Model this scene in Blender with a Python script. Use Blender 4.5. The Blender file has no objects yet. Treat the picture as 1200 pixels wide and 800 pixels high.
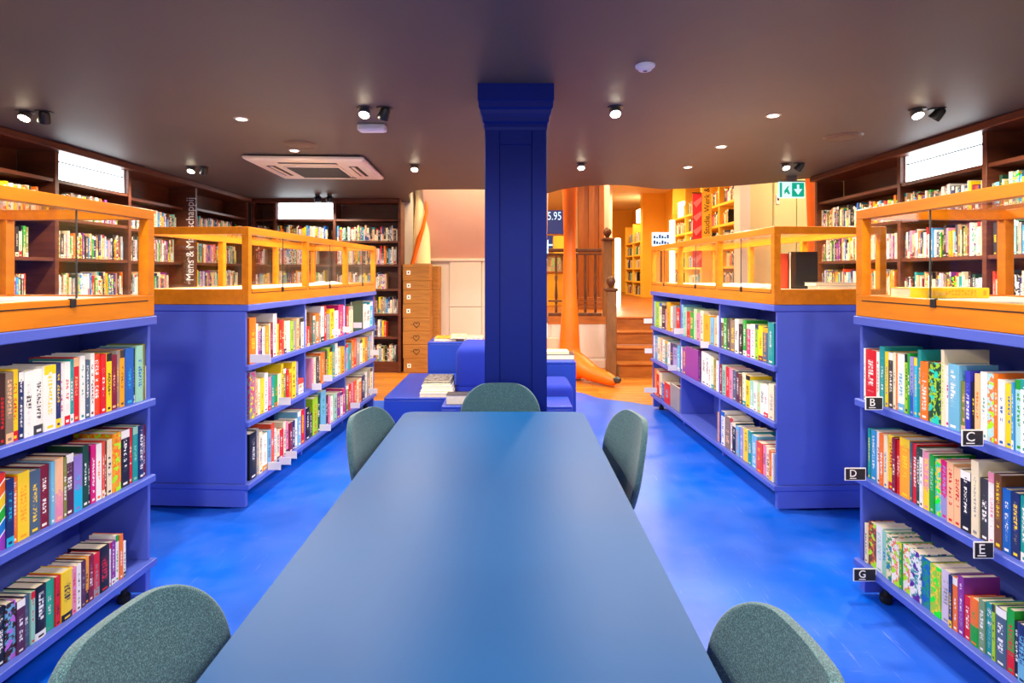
import bpy, bmesh, math, random
from mathutils import Vector, Matrix
random.seed(7)
PI = math.pi
SC = bpy.context.scene
COL = SC.collection

# ------------------------------------------------------------------ camera
F = 660.0; HZ = 320.0; CZ = 1.45            # focal length in pixels, horizon row, eye height
CEIL = 2.53
cam_d = bpy.data.cameras.new('camera'); cam = bpy.data.objects.new('camera', cam_d); COL.objects.link(cam)
cam.location = (0, 0, CZ); cam.rotation_euler = (PI / 2, 0, 0)
cam_d.sensor_width = 36; cam_d.lens = 36 * F / 1200; cam_d.shift_y = -(400 - HZ) / 1200
cam_d.clip_start = 0.02
SC.camera = cam
# ------------------------------------------------------------------ world, exposure
W = bpy.data.worlds.new('world'); SC.world = W; W.use_nodes = True
W.node_tree.nodes['Background'].inputs[0].default_value = (1.0, 0.95, 0.9, 1)
W.node_tree.nodes['Background'].inputs[1].default_value = 1.15
SC.view_settings.view_transform = 'Standard'; SC.view_settings.look = 'None'
SC.view_settings.exposure = 0.45; SC.view_settings.gamma = 1.0
SC.view_settings.use_curve_mapping = False
try:
    SC.cycles.max_bounces = 7; SC.cycles.diffuse_bounces = 4; SC.cycles.glossy_bounces = 4
    SC.cycles.transparent_max_bounces = 32; SC.cycles.sample_clamp_indirect = 6
    SC.cycles.use_denoising = True; SC.cycles.caustics_reflective = False
except Exception:
    pass
SPOT_W = 105.0      # one ceiling lamp of the blue room
BACK_W = 150.0     # one warm lamp of the rooms behind
WARM = (1.0, 0.86, 0.68)

# ------------------------------------------------------------------ helpers
def lin(c):
    return tuple(((v / 255) / 12.92 if v / 255 <= 0.04045 else ((v / 255 + 0.055) / 1.055) ** 2.4) for v in c[:3]) + (1.0,)

def px(x, y, Y):
    return Vector(((x - 600) / F * Y, Y, CZ - (y - HZ) / F * Y))

def ceil_pt(x, y, z=CEIL):
    Y = F * (z - CZ) / (HZ - y)
    return Vector(((x - 600) / F * Y, Y, z))

class MB:
    def __init__(s): s.bm = bmesh.new()
    def box(s, x0, x1, y0, y1, z0, z1, bev=0, seg=1):
        x0, x1 = min(x0, x1), max(x0, x1); y0, y1 = min(y0, y1), max(y0, y1); z0, z1 = min(z0, z1), max(z0, z1)
        v = [s.bm.verts.new(p) for p in ((x0,y0,z0),(x1,y0,z0),(x1,y1,z0),(x0,y1,z0),(x0,y0,z1),(x1,y0,z1),(x1,y1,z1),(x0,y1,z1))]
        fs = [s.bm.faces.new([v[i] for i in q]) for q in ((0,3,2,1),(4,5,6,7),(0,1,5,4),(1,2,6,5),(2,3,7,6),(3,0,4,7))]
        if bev:
            es = list({e for f in fs for e in f.edges})
            bmesh.ops.bevel(s.bm, geom=es, offset=bev, segments=seg, affect='EDGES', profile=0.5)
        return s
    def prism(s, pts, z0, z1):
        a = [s.bm.verts.new((p[0], p[1], z0)) for p in pts]; b = [s.bm.verts.new((p[0], p[1], z1)) for p in pts]
        n = len(pts)
        s.bm.faces.new(a[::-1]); s.bm.faces.new(b)
        for i in range(n): s.bm.faces.new((a[i], a[(i+1) % n], b[(i+1) % n], b[i]))
        bmesh.ops.recalc_face_normals(s.bm, faces=s.bm.faces)
        return s
    def lathe(s, prof, c=(0, 0, 0), n=20, square=False, cap=True):
        rings = []
        for r, z in prof:
            ring = []
            for k in range(n):
                a = 2 * PI * (k + (0.5 if square else 0)) / n
                rr = r * (math.sqrt(2) if square else 1)
                ring.append(s.bm.verts.new((c[0] + rr * math.cos(a), c[1] + rr * math.sin(a), c[2] + z)))
            rings.append(ring)
        for a, b in zip(rings, rings[1:]):
            for k in range(n): s.bm.faces.new((a[k], a[(k+1) % n], b[(k+1) % n], b[k]))
        if cap: s.bm.faces.new(rings[0][::-1]); s.bm.faces.new(rings[-1])
        return s
    def tube(s, pts, rad, n=8):
        pts = [Vector(p) for p in pts]
        if not isinstance(rad, (list, tuple)): rad = [rad] * len(pts)
        rings = []; up = Vector((0, 0, 1))
        for i, p in enumerate(pts):
            t = (pts[min(i+1, len(pts)-1)] - pts[max(i-1, 0)]).normalized()
            ref = up if abs(t.dot(up)) < 0.9 else Vector((0, 1, 0))
            u = t.cross(ref).normalized(); w = t.cross(u).normalized()
            rings.append([s.bm.verts.new(p + rad[i] * (math.cos(2*PI*k/n) * u + math.sin(2*PI*k/n) * w)) for k in range(n)])
        for a, b in zip(rings, rings[1:]):
            for k in range(n): s.bm.faces.new((a[k], a[(k+1) % n], b[(k+1) % n], b[k]))
        s.bm.faces.new(rings[0]); s.bm.faces.new(rings[-1][::-1])
        bmesh.ops.recalc_face_normals(s.bm, faces=s.bm.faces)
        return s
    def xf(s, m):
        s.bm.transform(m); return s
    def build(s, name, mat, parent=None, smooth=False, loc=None):
        me = bpy.data.meshes.new(name); s.bm.to_mesh(me); s.bm.free()
        me.materials.append(mat)
        if smooth:
            for p in me.polygons: p.use_smooth = True
            try: me.set_sharp_from_angle(angle=math.radians(40))
            except Exception: pass
        o = bpy.data.objects.new(name, me); COL.objects.link(o)
        if parent: o.parent = parent
        if loc is not None: o.location = loc
        return o

def tag(o, label=None, cat=None, group=None, kind=None):
    if label: o['label'] = label
    if cat: o['category'] = cat
    if group: o['group'] = group
    if kind: o['kind'] = kind
    return o

def thing(name, label, cat, loc=(0, 0, 0), rz=0, group=None):
    o = bpy.data.objects.new(name, None); COL.objects.link(o)
    o.empty_display_size = 0.1
    o.location = loc; o.rotation_euler = (0, 0, rz)
    return tag(o, label, cat, group)

def struct(name, mb, mat, parent=None, label=None):
    o = mb.build(name, mat, parent)
    if not parent: o['kind'] = 'structure'
    if label: o['label'] = label
    return o

def inst(o, name, parent, loc=None, rot=None):
    c = bpy.data.objects.new(name, o.data); COL.objects.link(c); c.parent = parent
    if loc is not None: c.location = loc
    if rot is not None: c.rotation_euler = rot
    return c

def text_mesh(name, body, size, mat, parent, loc, rot, depth=0.001, align='CENTER'):
    cu = bpy.data.curves.new(name, 'FONT'); cu.body = body; cu.size = size; cu.extrude = depth
    cu.align_x = align; cu.align_y = 'CENTER'; cu.resolution_u = 3
    t = bpy.data.objects.new('tmp_text', cu); COL.objects.link(t)
    dg = bpy.context.evaluated_depsgraph_get()
    me = bpy.data.meshes.new_from_object(t.evaluated_get(dg)); me.name = name
    bpy.data.objects.remove(t); bpy.data.curves.remove(cu)
    me.materials.clear(); me.materials.append(mat)
    o = bpy.data.objects.new(name, me); COL.objects.link(o)
    if parent: o.parent = parent
    o.location = loc; o.rotation_euler = rot
    return o

# ------------------------------------------------------------------ node helpers
class NT:
    def __init__(s, name):
        s.m = bpy.data.materials.new(name); s.m.use_nodes = True; s.t = s.m.node_tree; s.n = s.t.nodes; s.l = s.t.links
        s.b = s.n['Principled BSDF']; s.out = s.n['Material Output']
    def new(s, typ, **kw):
        nd = s.n.new(typ)
        for k, v in kw.items(): setattr(nd, k, v)
        return nd
    def put(s, sock, v):
        if v is None: return
        if isinstance(v, bpy.types.NodeSocket): s.l.new(v, sock)
        else: sock.default_value = v
    def math(s, op, a, b=None, c=None):
        nd = s.new('ShaderNodeMath', operation=op)
        s.put(nd.inputs[0], a); s.put(nd.inputs[1], b)
        if c is not None: s.put(nd.inputs[2], c)
        return nd.outputs[0]
    def mix(s, f, a, b, mode='MIX'):
        nd = s.new('ShaderNodeMix', data_type='RGBA', blend_type=mode)
        s.put(nd.inputs[0], f); s.put(nd.inputs[6], a); s.put(nd.inputs[7], b)
        return nd.outputs[2]
    def noise(s, vec=None, scale=5, detail=3, rough=0.5):
        nd = s.new('ShaderNodeTexNoise'); nd.inputs['Scale'].default_value = scale; nd.inputs['Detail'].default_value = detail
        nd.inputs['Roughness'].default_value = rough
        if vec is not None: s.l.new(vec, nd.inputs['Vector'])
        return nd
    def ramp(s, f, stops):
        nd = s.new('ShaderNodeValToRGB'); cr = nd.color_ramp
        while len(cr.elements) > len(stops): cr.elements.remove(cr.elements[-1])
        while len(cr.elements) < len(stops): cr.elements.new(0.5)
        for e, (p, c) in zip(cr.elements, stops): e.position = p; e.color = c if len(c) == 4 else tuple(c) + (1,)
        s.l.new(f, nd.inputs[0]); return nd.outputs[0]
    def coord(s, kind='Object', scale=(1, 1, 1), rot=(0, 0, 0)):
        tc = s.new('ShaderNodeTexCoord'); mp = s.new('ShaderNodeMapping')
        mp.inputs['Scale'].default_value = scale; mp.inputs['Rotation'].default_value = rot
        s.l.new(tc.outputs[kind], mp.inputs[0]); return mp.outputs[0]
    def bump(s, h, strength=0.2, dist=0.01):
        nd = s.new('ShaderNodeBump'); nd.inputs['Strength'].default_value = strength; nd.inputs['Distance'].default_value = dist
        s.l.new(h, nd.inputs['Height']); s.l.new(nd.outputs[0], s.b.inputs['Normal'])
    def base(s, v): s.put(s.b.inputs['Base Color'], v)
    def rough(s, v): s.put(s.b.inputs['Roughness'], v)

def plain(name, rgb, rough=0.5, metal=0, var=0.06, scale=12, spec=0.5, raw=False):
    t = NT(name); c = rgb if raw else lin(rgb)
    nz = t.noise(t.coord(), scale, 3)
    a = tuple(v * (1 - var) for v in c[:3]) + (1,); b = tuple(min(1, v * (1 + var)) for v in c[:3]) + (1,)
    t.base(t.ramp(nz.outputs[0], [(0.3, a), (0.7, b)])); t.rough(rough)
    t.b.inputs['Metallic'].default_value = metal; t.b.inputs['Specular IOR Level'].default_value = spec
    return t.m

def emis(name, rgb, strength):
    t = NT(name); t.base(tuple(v * 0.4 for v in lin(rgb)[:3]) + (1,)); t.b.inputs['Emission Color'].default_value = lin(rgb)
    t.b.inputs['Emission Strength'].default_value = strength; return t.m

def wood(name, c1, c2, axis_scale=(1, 1, 12), rough=0.4, sc=3, spec=0.4):
    t = NT(name); v = t.coord('Object', axis_scale)
    nz = t.noise(v, sc, 5, 0.6)
    t.base(t.ramp(nz.outputs[0], [(0.3, lin(c1)), (0.7, lin(c2))])); t.rough(rough); t.b.inputs['Specular IOR Level'].default_value = spec
    t.bump(nz.outputs[0], 0.08, 0.003); return t.m

def glass_mat(name, tint=(1, 1, 1, 1)):
    t = NT(name); t.n.remove(t.b)
    tr = t.new('ShaderNodeBsdfTransparent'); tr.inputs[0].default_value = tint
    gl = t.new('ShaderNodeBsdfGlossy'); gl.inputs['Roughness'].default_value = 0.03
    lw = t.new('ShaderNodeLayerWeight'); lw.inputs[0].default_value = 0.5
    fr = t.math('ADD', 0.025, t.math('MULTIPLY', 0.5, t.math('POWER', lw.outputs['Facing'], 5.0)))
    mx = t.new('ShaderNodeMixShader'); t.l.new(fr, mx.inputs[0]); t.l.new(tr.outputs[0], mx.inputs[1]); t.l.new(gl.outputs[0], mx.inputs[2])
    t.l.new(mx.outputs[0], t.out.inputs[0]); return t.m

def m_floor():
    t = NT('blue_floor_paint')
    big = t.noise(t.coord(), 0.9, 4, 0.6)
    base = t.ramp(big.outputs[0], [(0.35, (0.0, 0.10, 0.72, 1)), (0.65, (0.001, 0.13, 0.82, 1))])
    # scuffs: thin stretched streaks and cloudy worn areas, lighter than the paint
    s1 = t.noise(t.coord('Object', (26, 1.2, 1), (0, 0, 0.6)), 2.2, 5, 0.7)
    s2 = t.noise(t.coord('Object', (1.5, 30, 1), (0, 0, 0.25)), 2.0, 5, 0.7)
    cl = t.noise(t.coord(), 2.1, 5, 0.65)
    clm = t.ramp(cl.outputs[0], [(0.4, (0, 0, 0)), (0.62, (1, 1, 1))])
    st = t.math('MAXIMUM', t.math('GREATER_THAN', s1.outputs[0], 0.64), t.math('GREATER_THAN', s2.outputs[0], 0.66))
    wear = t.math('MULTIPLY', t.math('MAXIMUM', t.math('MULTIPLY', st, 0.7), 0.16), clm)
    t.base(t.mix(wear, base, (0.20, 0.30, 0.95, 1)))
    t.rough(t.math('ADD', 0.26, t.math('MULTIPLY', cl.outputs[0], 0.22)))
    t.bump(cl.outputs[0], 0.05, 0.004); t.b.inputs['Specular IOR Level'].default_value = 0.26; return t.m

def m_felt():
    t = NT('teal_felt'); n1 = t.noise(t.coord(), 420, 2); n2 = t.noise(t.coord(), 9, 3)
    c = t.ramp(n1.outputs[0], [(0.32, lin((34, 64, 78))), (0.5, lin((50, 92, 108))), (0.68, lin((100, 142, 154)))])
    t.base(t.mix(t.math('MULTIPLY', n2.outputs[0], 0.25), c, lin((34, 74, 90)))); t.rough(0.95)
    t.b.inputs['Sheen Weight'].default_value = 0.25; t.bump(n1.outputs[0], 0.4, 0.002); return t.m

def m_table():
    t = NT('blue_table_laminate'); nz = t.noise(t.coord(), 1.6, 4); fine = t.noise(t.coord('Object', (30, 1, 1), (0, 0, 0.9)), 3, 5, 0.7)
    c = t.ramp(nz.outputs[0], [(0.3, (0.003, 0.062, 0.235, 1)), (0.7, (0.004, 0.078, 0.28, 1))])
    t.base(t.mix(t.math('MULTIPLY', t.math('GREATER_THAN', fine.outputs[0], 0.73), 0.12), c, (0.2, 0.4, 0.7, 1)))
    t.rough(t.math('ADD', 0.38, t.math('MULTIPLY', nz.outputs[0], 0.1))); t.b.inputs['Specular IOR Level'].default_value = 0.10; return t.m

def m_books():
    t = NT('book_cover')
    uv = t.new('ShaderNodeUVMap'); uv.uv_map = 'UVMap'
    sp = t.new('ShaderNodeSeparateXYZ'); t.l.new(uv.outputs[0], sp.inputs[0]); u, v = sp.outputs[0], sp.outputs[1]
    def attr(n): a = t.new('ShaderNodeAttribute'); a.attribute_name = n; return a.outputs['Color']
    c1, c2, pr = attr('c1'), attr('c2'), attr('prm')
    sp2 = t.new('ShaderNodeSeparateColor'); t.l.new(pr, sp2.inputs[0]); style, seed, hgt = sp2.outputs[0], sp2.outputs[1], sp2.outputs[2]
    G = lambda a, b: t.math('GREATER_THAN', a, b)
    Lt = lambda a, b: t.math('LESS_THAN', a, b)
    X = lambda *a: a[0] if len(a) == 1 else t.math('MULTIPLY', a[0], X(*a[1:]))
    spine = G(u, -0.5)
    n = t.math('MULTIPLY', t.math('MULTIPLY', v, hgt), 75.0)
    cell = t.math('FLOOR', n); sub = t.math('FLOOR', t.math('MULTIPLY', n, 3.0)); row = t.math('FLOOR', t.math('MULTIPLY', u, 7.0))
    def wn(a, b, c):
        cx = t.new('ShaderNodeCombineXYZ'); t.put(cx.inputs[0], a); t.put(cx.inputs[1], b); t.put(cx.inputs[2], c)
        w = t.new('ShaderNodeTexWhiteNoise'); w.noise_dimensions = '3D'; t.l.new(cx.outputs[0], w.inputs[0]); return w.outputs[0]
    s100 = t.math('MULTIPLY', seed, 371.0)
    r1, r2, r3 = wn(s100, 1.0, 0.0), wn(s100, 2.0, 0.0), wn(s100, 3.0, 0.0)
    letters = X(G(wn(sub, row, s100), 0.36), G(wn(cell, 9.0, s100), 0.14), Lt(t.math('FRACT', n), 0.78))
    ureg = Lt(t.math('ABSOLUTE', t.math('SUBTRACT', u, 0.5)), t.math('ADD', 0.14, t.math('MULTIPLY', r3, 0.16)))
    vreg = X(G(v, t.math('ADD', 0.14, t.math('MULTIPLY', r1, 0.3))), Lt(v, t.math('ADD', 0.6, t.math('MULTIPLY', r2, 0.32))))
    title = X(letters, ureg, vreg)
    def between(a, lo, hi): return X(G(a, lo), Lt(a, hi))
    band1 = X(G(v, 0.86), between(style, 0.15, 0.32))
    band2 = X(Lt(v, 0.14), between(style, 0.28, 0.48))
    split = X(Lt(v, t.math('ADD', 0.2, t.math('MULTIPLY', r1, 0.3))), between(style, 0.48, 0.6))
    logo = X(between(v, 0.035, 0.075), Lt(t.math('ABSOLUTE', t.math('SUBTRACT', u, 0.5)), 0.25), Lt(style, 0.7))
    bands = t.math('MAXIMUM', t.math('MAXIMUM', band1, band2), split)
    flip = t.math('ABSOLUTE', t.math('SUBTRACT', bands, t.math('MAXIMUM', title, logo)))
    nz = t.noise(t.coord('Object'), 55, 2)
    ill = X(G(style, 0.8), t.ramp(nz.outputs[0], [(0.5, (0, 0, 0)), (0.54, (1, 1, 1))]))
    col = t.mix(X(spine, flip), c1, c2)
    col = t.mix(X(ill, 0.9), col, c2)
    hs = t.new('ShaderNodeHueSaturation'); t.l.new(c2, hs.inputs['Color']); hs.inputs['Hue'].default_value = 0.72; hs.inputs['Saturation'].default_value = 1.0
    nz2 = t.noise(t.coord('Object', (1, 1, 1), (1, 1, 1)), 38, 2)
    col = t.mix(X(G(style, 0.8), G(nz2.outputs[0], 0.58)), col, hs.outputs[0])
    t.base(col); t.rough(0.42); return t.m

def m_rainbow():
    t = NT('rainbow_stripes'); uv = t.new('ShaderNodeUVMap'); uv.uv_map = 'UVMap'
    sp = t.new('ShaderNodeSeparateXYZ'); t.l.new(uv.outputs[0], sp.inputs[0])
    f = t.math('ADD', sp.outputs[1], t.math('MULTIPLY', sp.outputs[0], -0.09))
    W_ = (1, 1, 1, 1); st = []
    cs = [(150, 60, 190), (30, 120, 210), (40, 180, 40), (245, 205, 20), (250, 110, 10), (235, 50, 20)]
    for i, c in enumerate(cs): st += [(i / 6, lin(c)), (i / 6 + 0.145, W_)]
    c = t.ramp(f, st); t.n[-1].color_ramp.interpolation = 'CONSTANT'; t.base(c); t.rough(0.4); return t.m

def m_planks():
    t = NT('oak_floor_planks'); nz = t.noise(t.coord('Object', (2, 22, 2)), 2.5, 5, 0.65)
    oi = t.new('ShaderNodeObjectInfo')
    c = t.ramp(nz.outputs[0], [(0.3, lin((176, 96, 26))), (0.7, lin((226, 146, 48)))])
    hs = t.new('ShaderNodeHueSaturation'); t.l.new(c, hs.inputs['Color']); t.put(hs.inputs['Value'], t.math('ADD', 0.8, t.math('MULTIPLY', oi.outputs['Random'], 0.35)))
    t.base(hs.outputs[0]); t.rough(0.35); return t.m

def m_card():
    t = NT('brown_cardboard'); nz = t.noise(t.coord('Object', (1, 1, 26)), 4, 4)
    t.base(t.ramp(nz.outputs[0], [(0.3, lin((150, 96, 36))), (0.7, lin((182, 124, 54)))])); t.rough(0.8); return t.m

M = {}
M['floor'] = m_floor(); M['felt'] = m_felt(); M['table'] = m_table(); M['book'] = m_books(); M['rainbow'] = m_rainbow()
M['planks'] = m_planks(); M['card'] = m_card()
M['blue'] = plain('blue_cabinet_paint', (0.080, 0.125, 0.58), 0.42, var=0.05, scale=3, raw=True)
M['blue_deep'] = plain('deep_blue_column_paint', (0.001, 0.011, 0.19), 0.45, var=0.06, scale=2, raw=True, spec=0.2)
M['blue_seat'] = plain('blue_bench_laminate', (0.010, 0.045, 0.42), 0.4, var=0.05, scale=3, raw=True)
M['blue_cloth'] = plain('blue_upholstery', (0.004, 0.024, 0.38), 0.9, var=0.15, scale=160, raw=True)
M['case_wood'] = wood('orange_brown_case_wood', (204, 114, 10), (228, 134, 16), (9, 1, 9), 0.35, 2.5)
M['dark_wood'] = wood('dark_brown_bookcase_wood', (84, 42, 26), (112, 60, 38), (1, 1, 9), 0.38, 3)
M['stair_wood'] = wood('oak_stair_wood', (150, 84, 30), (186, 110, 44), (1, 8, 8), 0.4, 3)
M['rail_wood'] = wood('dark_balustrade_wood', (74, 40, 20), (104, 60, 32), (4, 4, 1), 0.4, 4)
M['newel_wood'] = wood('brown_newel_wood', (112, 74, 40), (140, 94, 52), (4, 4, 1), 0.45, 4)
M['pillar_wood'] = wood('reddish_pillar_wood', (144, 78, 16), (172, 94, 24), (7, 7, 1), 0.4, 3)
M['ceil'] = plain('dark_ceiling_paint', (90, 78, 74), 0.55, var=0.06, scale=1.2)
M['wall'] = plain('warm_white_wall', (214, 202, 194), 0.7, var=0.03, scale=2)
M['wall_dark'] = plain('dark_side_wall', (70, 50, 44), 0.7)
M['soffit'] = plain('pink_beige_plaster', (236, 196, 174), 0.7, var=0.04, scale=2)
M['cream'] = plain('cream_plaster', (248, 226, 176), 0.6, var=0.03, scale=2)
M['yellow'] = plain('yellow_joinery', (250, 196, 60), 0.6, var=0.03, scale=2)
M['beige'] = plain('beige_wall', (214, 196, 150), 0.7, var=0.03, scale=2)
M['sage'] = plain('sage_door_paint', (206, 206, 160), 0.55, var=0.03, scale=2)
M['upceil'] = plain('cream_ceiling', (250, 226, 170), 0.8, var=0.02, scale=2)
M['orange'] = plain('orange_sculpture_paint', (250, 112, 6), 0.4, var=0.12, scale=2.2)
M['nail'] = plain('dark_toenail', (60, 62, 66), 0.25)
M['black'] = plain('black_metal', (22, 22, 24), 0.4)
M['blackp'] = plain('black_card', (36, 34, 34), 0.5)
M['white'] = plain('white_plastic', (236, 232, 232), 0.45, var=0.02)
M['paper'] = plain('page_paper', (236, 226, 200), 0.85, var=0.05, scale=60)
M['sheet'] = plain('white_sheet_paper', (246, 244, 238), 0.8, var=0.02)
M['deck'] = plain('white_display_deck', (222, 216, 198), 0.6, var=0.02)
M['steel'] = plain('brushed_metal', (180, 176, 170), 0.3, metal=0.9)
M['ac'] = plain('off_white_unit_plastic', (226, 214, 200), 0.5, var=0.02)
M['grille'] = plain('grey_intake_grille', (70, 72, 72), 0.6, var=0.2, scale=90)
M['brownvent'] = plain('brown_round_cover', (96, 74, 64), 0.5)
M['glass'] = glass_mat('clear_glass')
M['lampface'] = emis('lit_lamp_face', (255, 240, 205), 28)
M['lampdim'] = emis('lit_downlight_face', (255, 238, 220), 9)
M['daylight'] = emis('daylit_frosted_pane', (235, 248, 255), 5.0)
M['lightbox'] = emis('lit_white_panel', (255, 244, 214), 6)
M['signwhite'] = emis('lit_sign_white', (215, 250, 245), 0.75)
M['signgreen'] = emis('lit_sign_green', (0, 170, 140), 0.7)
M['screenblue'] = emis('screen_dark_blue', (14, 46, 120), 0.5)
M['screenwhite'] = emis('screen_white_text', (190, 228, 255), 0.9)
M['red'] = plain('red_banner_cloth', (226, 44, 66), 0.7)
M['pinkc'] = plain('pale_red_print', (240, 130, 140), 0.7)
M['letter'] = plain('white_lettering', (250, 246, 240), 0.5)
M['inkbrown'] = plain('dark_print', (70, 44, 20), 0.6)
M['rubber'] = plain('black_rubber', (18, 18, 20), 0.7)
M['drape'] = plain('pale_draped_cloth', (252, 232, 186), 0.8, var=0.04, scale=3)

# ------------------------------------------------------------------ room shell
# blue floor with its curved far edge, the oak floor beyond it
edge = [(-4.2, 6.3), (-1.5, 6.42), (-1.0, 6.55), (-0.4, 6.95), (0.2, 7.1), (0.79, 6.88), (1.01, 6.55), (1.34, 6.34), (1.6, 6.17), (2.6, 6.0), (4.3, 5.95)]
def smooth_poly(p, n=5):
    out = []
    for i in range(len(p) - 1):
        p0, p1, p2, p3 = p[max(i-1, 0)], p[i], p[i+1], p[min(i+2, len(p)-1)]
        for k in range(n):
            t = k / n
            out.append(tuple(0.5 * ((2*p1[j]) + (-p0[j]+p2[j])*t + (2*p0[j]-5*p1[j]+4*p2[j]-p3[j])*t*t + (-p0[j]+3*p1[j]-3*p2[j]+p3[j])*t**3) for j in (0, 1)))
    out.append(p[-1]); return out
e2 = smooth_poly(edge)
struct('floor', MB().prism([(4.3, -2.5)] + e2[::-1] + [(-4.2, -2.5)], -0.05, 0.0), M['floor'])
wf = struct('floor_oak', MB().box(-4.3, 5.2, 5.8, 9.1, -0.07, -0.03), M['stair_wood'])
pk = None; row = 0
y = 5.82
while y < 8.95:
    x = -2.2 - random.random() * 0.8
    while x < 2.6:
        l = 1.1
        if pk is None:
            pk = MB().box(0, 1.096, 0, 0.136, -0.029, -0.002, 0.002).build('plank', M['planks'], wf, loc=(x, y, 0))
        else: inst(pk, 'plank', wf, (x, y, 0))
        x += l
    y += 0.14; row += 1

cedge = [(-4.2, 8.75), (-1.62, 8.75), (-1.55, 8.6), (-1.42, 7.75), (-1.25, 7.36), (-1.0, 7.28), (-0.33, 7.28), (0.2, 7.45), (0.46, 7.62), (0.64, 7.27), (0.95, 6.96), (1.36, 6.92), (1.73, 7.13), (2.03, 7.24), (2.66, 7.02), (3.11, 6.73), (3.45, 6.40), (4.2, 6.35)]
ce = cedge[:3] + smooth_poly(cedge[3:], 4)
struct('ceiling', MB().prism([(4.2, -1.6)] + ce[::-1] + [(-4.2, -1.6)], CEIL, CEIL + 0.22), M['ceil'])
struct('wall_left', MB().box(-4.3, -4.15, -2.5, 9.2, 0, 3.6), M['wall_dark'])
struct('wall_right', MB().box(3.75, 3.9, -2.5, 6.3, 0, 2.75), M['wall_dark'])
struct('wall_back_left', MB().box(-4.3, -1.0, 8.95, 9.1, 0, 3.6), M['wall'])
wb = struct('wall_back', MB().box(-1.0, 0.55, 8.95, 9.1, 0, 1.66), M['wall'])
for i in range(3):   # wall panels with joints between
    MB().box(-0.99 + i * 0.515, -0.99 + i * 0.515 + 0.505, 8.93, 8.95, 0.92, 1.655, 0.003).build('panel', M['wall'], wb)
    MB().box(-0.99 + i * 0.515, -0.99 + i * 0.515 + 0.505, 8.93, 8.95, 0.02, 0.91, 0.003).build('panel', M['wall'], wb)
# the sloping underside of the stair above the white wall
so = MB(); so.prism([(8.95, 1.66), (9.15, 1.66), (8.35, 3.6), (8.15, 3.6)], -1.35, 0.55)
so.xf(Matrix(((0, 0, 1, 0), (1, 0, 0, 0), (0, 1, 0, 0), (0, 0, 0, 1))))
struct('ceiling_stair_soffit', so, M['soffit'])
struct('trim_1', MB().box(-1.36, 0.56, 8.92, 8.95, 1.64, 1.68, 0.004), M['wall'])
struct('trim_2', MB().box(-1.72, -1.52, 8.6, 8.95, 0, 3.5), M['wall'])

# raised shop floor behind, its front wall and steps
UZ = 0.79
struct('floor_upper', MB().box(0.55, 6.2, 8.62, 20, UZ - 0.12, UZ), M['stair_wood'])
struct('floor_upper_left', MB().box(-2.0, 0.55, 9.1, 20, UZ - 0.12, UZ), M['stair_wood'])
wr = struct('wall_stage_front', MB().box(0.55, 1.46, 8.64, 8.74, 0, UZ - 0.02), M['wall'])
MB().box(0.6, 1.0, 8.625, 8.64, 0.16, 0.72, 0.006).build('panel', M['wall'], wr)
MB().box(1.04, 1.42, 8.625, 8.64, 0.16, 0.72, 0.006).build('panel', M['wall'], wr)
struct('baseboard_stage', MB().box(0.55, 1.46, 8.60, 8.64, 0, 0.13, 0.004), M['wall'])
st = thing('stairs', 'oak steps rising to the raised shop floor beside the orange leg', 'stairs', (1.46, 7.82, 0))
for i, yy in enumerate((0, 0.23, 0.48, 0.72)):
    z1 = UZ * (i + 1) / 4
    MB().box(0, 2.3, yy + 0.015, yy + 0.035, UZ * i / 4, z1 - 0.03).build('riser', M['stair_wood'], st)
    MB().box(0, 2.3, yy - 0.015, yy + (0.26 if i < 3 else 0.1), z1 - 0.03, z1, 0.006).build('tread', M['stair_wood'], st)
MB().box(-0.0, 0.03, -0.0, 0.8, 0, 0.17).build('stringer', M['newel_wood'], st)

# ------------------------------------------------------------------ rooms behind (seen over the steps)
struct('wall_back_far', MB().box(-2.5, 6.2, 19.5, 19.7, UZ, 4.4), M['yellow'])
struct('wall_back_right', MB().box(4.15, 4.35, 9.0, 20, UZ, 4.4), M['yellow'])
struct('wall_back_rooms_left', MB().box(-2.6, -2.45, 9.1, 20, UZ, 4.4), M['cream'])
struct('ceiling_upper', MB().box(-2.6, 6.3, 9.3, 20, 3.62, 3.74), M['upceil'])
struct('ceiling_upper_front', MB().box(-4.3, 6.3, 6.2, 9.3, 3.62, 3.74), M['upceil'])
struct('trim_3', MB().box(2.0, 2.12, 9.5, 19, 3.5, 3.62), M['upceil'])
struct('wall_beige', MB().box(3.70, 6.2, 8.8, 8.95, 0, 3.6), M['beige'])
struct('wall_pilaster', MB().box(3.54, 3.70, 8.74, 8.98, 0, 3.6), M['wall'])
struct('wall_right_back', MB().box(5.2, 5.35, 6.2, 9.0, 0, 3.6), M['beige'])
# sage door with bolt, closer arm
d1 = struct('door_1', MB().box(4.08, 4.42, 8.755, 8.8, 0, 3.1, 0.006), M['sage'])
struct('door_2', MB().box(4.43, 4.78, 8.755, 8.8, 0, 3.1, 0.006), M['sage'])
MB().box(4.10, 4.155, 8.735, 8.755, 2.52, 2.68, 0.005).build('lock_plate', M['white'], d1)
MB().box(4.115, 4.14, 8.725, 8.735, 2.58, 2.63).build('lock', M['black'], d1)
MB().tube([(4.60, 8.74, 2.25), (4.60, 8.74, 2.42), (4.63, 8.74, 2.50), (4.70, 8.74, 2.55), (4.78, 8.74, 2.56)], 0.012).build('closer_arm', M['grille'], d1)
MB().box(4.595, 4.615, 8.74, 8.755, 2.64, 2.95).build('hinge_bar', M['grille'], d1)

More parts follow.
